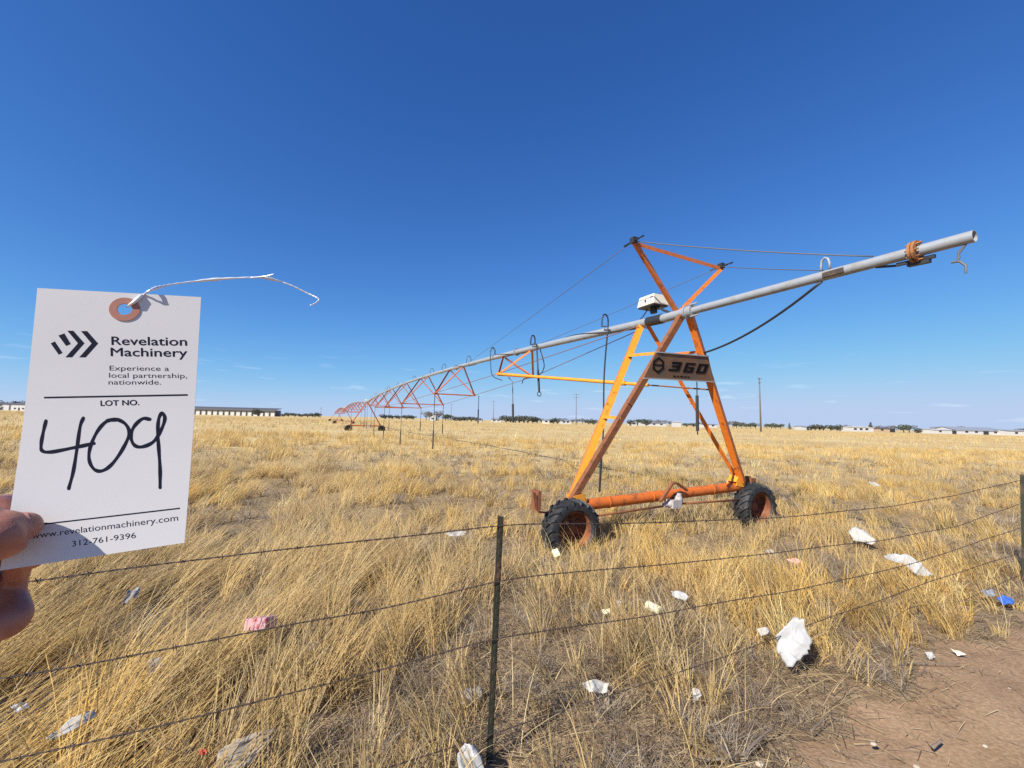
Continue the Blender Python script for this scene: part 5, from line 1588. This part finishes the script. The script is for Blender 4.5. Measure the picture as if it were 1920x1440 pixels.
CL = [  # (kinds, px from, px to, number, top range, range m, label, group, width)
    ('bush', -30, 14, 2, (748, 753), 330, "dark bushy tree over the white building at the left edge", "trees at the left edge", 1.0),
    ('bare', 22, 44, 2, (751, 755), 320, "grey leafless tree behind the small house at the left edge", "bare trees at the left edge", 1.0),
    ('bush', 482, 492, 1, (764, 765), 330, "dark tree in front of the long open shed's right end", None, 0.9),
    ('bush', 512, 604, 8, (772.5, 775.5), 380, "low dark shrub in the far line right of the long open shed", "low shrubs right of the long shed", 1.4),
    ('bush', 716, 780, 5, (775, 778), 390, "low dark shrub in the far line seen through the truss arms", "low shrubs behind the trusses", 1.5),
    ('bare', 795, 808, 2, (770, 773), 300, "tall grey leafless tree left of the small white house behind the hoses", "bare trees left of the small white house", 1.0),
    ('bare', 820, 826, 1, (769, 770), 300, "tall grey leafless tree right of the small white house behind the hoses", None, 0.9),
    ('round', 834, 842, 2, (776, 778), 310, "low round tree between the bare tree and the far poles", "round trees past the small white house", 1.2),
    ('bush', 850, 896, 6, (779, 782), 330, "low dark shrub in the treeline under the distant wires", "shrubs left of the dark clump", 1.3),
    ('bush', 944, 1012, 8, (777, 781), 300, "dark tree of the thick clump in the middle of the treeline", "trees of the middle clump", 1.2),
    ('bush', 1016, 1050, 4, (782, 785), 300, "lower dark tree at the right end of the thick middle clump", "trees at the clump's right end", 1.2),
    ('bare', 1052, 1096, 5, (783, 786), 320, "low grey bare tree around the double crossarm pole", "bare trees around the double crossarm pole", 1.3),
    ('bush', 1098, 1116, 2, (784, 787), 310, "small dark tree left of the bright tower leg", "trees behind the left tower legs", 1.2),
    ('bush', 1182, 1214, 4, (783, 786), 290, "dark tree above the long low white building", "trees above the long white building", 1.1),
    ('bare', 1218, 1262, 4, (786, 789), 300, "grey tree between the white building and the white trailer", "grey trees by the white trailer", 1.2),
    ('bush', 1282, 1318, 3, (790, 793), 300, "low dark shrub right of the white trailer", "shrubs right of the white trailer", 1.3),
    ('bare', 1356, 1376, 3, (788, 791), 300, "grey bare tree just right of the tower's right leg", "bare trees right of the tower", 1.1),
    ('round', 1378, 1420, 5, (791, 794), 290, "grey green rounded tree left of the tall utility pole", "trees left of the tall pole", 1.1),
    ('round', 1434, 1466, 4, (793, 796), 290, "grey green rounded tree right of the tall utility pole", "trees right of the tall pole", 1.1),
    ('conifer', 1479, 1480, 1, (793, 794), 270, "small dark pointed evergreen standing alone right of the tall pole", None, 1.0),
    ('bush', 1524, 1548, 3, (794, 796), 280, "dark bush left of the large evergreen hedge", "bushes by the small white shed", 1.2),
    ('bush', 1554, 1594, 4, (794, 797), 260, "thick dark evergreen beside the white office building", "evergreens beside the white office", 1.2),
    ('conifer', 1633, 1634, 1, (792, 793), 285, "pointed dark evergreen rising over the white office building", None, 1.2),
    ('bare', 1640, 1676, 3, (797, 800), 300, "grey bare tree behind the tan wall", "bare trees behind the tan wall", 1.2),
    ('round', 1690, 1711, 2, (795, 797), 260, "broad round tree right of the tan wall", "round trees right of the tan wall", 1.3),
    ('bush', 1716, 1745, 3, (802, 804), 260, "low dark bush left of the big white building", "low bushes left of the big white building", 1.4),
    ('bare', 1750, 1772, 2, (798, 800), 290, "broad grey tree at the big white building's left end", "grey trees at the big building's left end", 1.4),
    ('bare', 1798, 1808, 1, (798, 799), 300, "grey bare tree behind the big grey roof", None, 1.4),
    ('bare', 1903, 1960, 3, (800, 803), 270, "grey tree at the right edge of the treeline", "trees at the right edge", 1.2),
]
for kind, xa, xb, n, (ta, tb), Y, lab, grp, wide in CL:
    for i in range(n):
        px = xa + (xb - xa) * ((i + 0.5) / n) + random.uniform(-1.5, 1.5)
        hy = 765.5 + 0.02447 * (px - 20)
        place_tree(kind, px, random.uniform(ta, tb), hy + 4, Y * random.uniform(0.95, 1.05), lab, grp, wide)
for key, root in protos.items():                         # variants no tree used
    if key not in used_p:
        for ch in list(root.children): bpy.data.objects.remove(ch)
        bpy.data.objects.remove(root)

def building(name, label, x0, x1, ytop, Y, wall, roof, ridge=0.9, depth=9.0, openings=(), eave=0.35, group=None, z_extra=0.0):
    """A long low building seen side on: walls, pitched roof, and doors or windows along the front."""
    a, b = at_range(x0, 800, Y), at_range(x1, 800, Y)
    h = at_range(0.5 * (x0 + x1), ytop, Y)[2]
    wall_h = max(2.0, h - ridge)
    root = empty(name, ((a[0] + b[0]) / 2, Y, 0), label, "building", group)
    mb = MB()
    X0, X1 = a[0], b[0]
    vs = [(X0, Y, -0.1), (X1, Y, -0.1), (X1, Y + depth, -0.1), (X0, Y + depth, -0.1), (X0, Y, wall_h), (X1, Y, wall_h), (X1, Y + depth, wall_h), (X0, Y + depth, wall_h), (X0, Y + depth / 2, h - 0.05), (X1, Y + depth / 2, h - 0.05)]
    mb.add(vs, [(0, 1, 5, 4), (2, 3, 7, 6), (3, 0, 4, 8, 7), (1, 2, 6, 9, 5)])
    mb.build("wall", M[wall], root)
    mb = MB(); e = eave
    for s_ in (-1, 1):
        y_e = Y + depth / 2 + s_ * (depth / 2 + e); z_e = wall_h - ridge * e / (depth / 2)
        mb.plate([(X0 - e, y_e, z_e + 0.04), (X1 + e, y_e, z_e + 0.04), (X1 + e, Y + depth / 2, h + 0.04), (X0 - e, Y + depth / 2, h + 0.04)], V(0, 0, 0.12))
    mb.build("roof", M[roof], root)
    for (f, w, z0, z1, kind) in openings:
        xc = X0 + (X1 - X0) * f
        mb = MB(); mb.box((xc, Y - 0.03, (z0 + z1) / 2), V(w / 2, 0, 0), V(0, 0.05, 0), V(0, 0, (z1 - z0) / 2))
        mb.build(kind, M['opening'], root)
    return root
win = lambda *fs: [(f, 1.6, 0.95, 2.0, "window") for f in fs]
building("house", "white building under dark trees at the far left edge", -30, 12, 755, 320, 'bld_white', 'roof_dark', 1.2, openings=win(0.3, 0.7))
building("house", "small white house with a dark roof left of the tag's edge", 16, 47, 755, 310, 'bld_white', 'roof_dark', 1.5, openings=win(0.25, 0.75) + [(0.5, 1.2, 0, 2.1, "door")])
building("house", "small white house half hidden behind hoses and bare trees", 804, 816, 775, 320, 'bld_white', 'roof_grey', 1.0, openings=win(0.5))
building("house", "tiny white house in the treeline left of the thin pole", 897, 903, 785, 320, 'bld_white', 'roof_grey', 0.8, openings=win(0.5))
building("house", "pale house just left of the dark middle clump", 921, 940, 784, 310, 'bld_white', 'roof_grey', 1.0, openings=win(0.3, 0.7))
building("house", "cream house below the dark middle clump", 1018, 1030, 787, 280, 'bld_cream', 'roof_grey', 1.0, openings=win(0.5))
building("house", "low white building left of the double crossarm pole", 1052, 1070, 787, 300, 'bld_white', 'roof_grey', 0.8, openings=win(0.3, 0.7))
building("house", "white gabled house at the left end of the long white building", 1184, 1194, 789, 280, 'bld_white', 'roof_grey', 1.2, openings=win(0.5))
building("warehouse", "long low white building behind the left tower legs", 1204, 1249, 791.5, 285, 'bld_white', 'roof_grey', 0.8, openings=win(0.2, 0.5, 0.8))
building("trailer", "boxy white trailer between the tower's legs", 1263, 1277, 791, 270, 'bld_white', 'bld_white', 0.2, depth=3.0)
building("house", "low white building half behind the right tower leg", 1318, 1345, 795, 280, 'bld_white', 'roof_grey', 0.7, openings=win(0.3, 0.7))
building("shed", "small white shed between the lone evergreen and the bushes", 1507, 1522, 799, 270, 'bld_white', 'roof_grey', 0.7, openings=[(0.5, 1.4, 0, 2.1, "door")])
building("office", "white flat office building beside the thick evergreens", 1595, 1638, 800.5, 250, 'bld_white', 'bld_cream', 0.3, openings=win(0.2, 0.45, 0.7))
building("shed", "tan low building right of the white office", 1639, 1676, 802.5, 250, 'bld_tan', 'roof_dark', 0.5, openings=[(0.92, 3.0, 0, 2.2, "door"), (0.4, 1.4, 0.9, 1.9, "window")])
building("warehouse", "white workshop with a dark doorway left of the big white building", 1750, 1792, 805, 240, 'bld_white', 'bld_white', 0.5, openings=[(0.92, 2.4, 0, 2.4, "door"), (0.3, 1.4, 0.9, 1.9, "window")])
building("warehouse", "big long white building with a grey metal roof near the right edge", 1794, 1884, 801.5, 245, 'bld_white', 'roof_grey', 2.0, depth=16, openings=[(0.6, 3.0, 0, 2.3, "door")] + win(0.2, 0.4, 0.8))
building("warehouse", "low white building at the far right edge", 1890, 1965, 807, 240, 'bld_white', 'roof_grey', 0.6, openings=win(0.2, 0.5, 0.8))

# the long open shed: dark roof on posts, pale bays
def open_shed():
    Y = 360.0
    X0, X1 = at_range(300, 770, Y)[0], at_range(516, 770, Y)[0]
    zt = at_range(440, 764, Y)[2]; ze = zt - 1.6
    root = empty("open_shed", ((X0 + X1) / 2, Y, 0), "long low open shed with a dark roof and pale bays left of the pivot", "shed")
    mb = MB(); mb.box(((X0 + X1) / 2, Y + 9, ze / 2), V((X1 - X0) / 2, 0, 0), V(0, 0.15, 0), V(0, 0, ze / 2))
    mb.build("back_wall", M['bay'], root)
    mb = MB(); mb.plate([(X0 - .5, Y - .8, ze), (X1 + .5, Y - .8, ze), (X1 + .5, Y + 9.5, zt), (X0 - .5, Y + 9.5, zt)], V(0, 0, 0.3))
    mb.plate([(X0 - .5, Y - .8, ze - 1.0), (X1 + .5, Y - .8, ze - 1.0), (X1 + .5, Y - .8, ze), (X0 - .5, Y - .8, ze)], V(0, 0.1, 0))
    mb.build("roof", M['roof_dark'], root)
    nb = 20
    for i in range(nb + 1):
        x = X0 + (X1 - X0) * i / nb
        mb = MB(); mb.bar((x, Y, 0), (x, Y, ze + 0.05), 0.7, 0.5, (0, 1, 0)); mb.build("shed_post", M['roof_dark'], root)
    for i in range(nb):
        x = X0 + (X1 - X0) * (i + 0.5) / nb
        mb = MB(); mb.box((x, Y + 0.5, 1.9), V((X1 - X0) / nb * 0.42, 0, 0), V(0, 0.08, 0), V(0, 0, 1.9)); mb.build("bay_panel", M['bay'], root)
open_shed()

def pole(label, px, ytop, Y, r=0.16, arms=(), lean=0.0):
    b = at_range(px, 800, Y); h = at_range(px, ytop, Y)[2]
    root = empty("utility_pole", (b[0], Y, 0), label, "utility pole", "utility poles along the horizon")
    mb = MB(); mb.tube([(b[0], Y, -0.3), (b[0] + lean, Y, h)], [r, r * 0.65], 8); mb.build("pole_shaft", M['pole'], root, smooth=True)
    for (dz, w) in arms:
        mb = MB(); mb.bar((b[0] + lean - w / 2, Y - 0.2, h - dz), (b[0] + lean + w / 2, Y - 0.2, h - dz), 0.12, 0.12)
        for q in (-0.45, 0, 0.45): mb.tube([(b[0] + lean + q * w, Y - 0.2, h - dz), (b[0] + lean + q * w, Y - 0.2, h - dz + 0.25)], 0.06, 6)
        mb.build("crossarm", M['pole'], root)
    return root
pole("tall dark utility pole standing right of the tower", 1426.5, 708, 130, 0.26, ((0.4, 1.4), (1.6, 0.9)), -0.1)
pole("utility pole with two crossarms left of the bright tower leg", 1080, 738, 230, 0.20, ((0.5, 3.4), (2.2, 3.4)))
pole("thin far utility pole left of the dark middle clump", 924.5, 751, 300, 0.20, ((0.6, 2.0),))
pole("faint thin utility pole right of the small white house", 845, 757, 330, 0.18, ((0.6, 2.0),))
pole("small far utility pole left of the farthest tower", 600, 764, 340, 0.18, ((0.5, 2.0),))
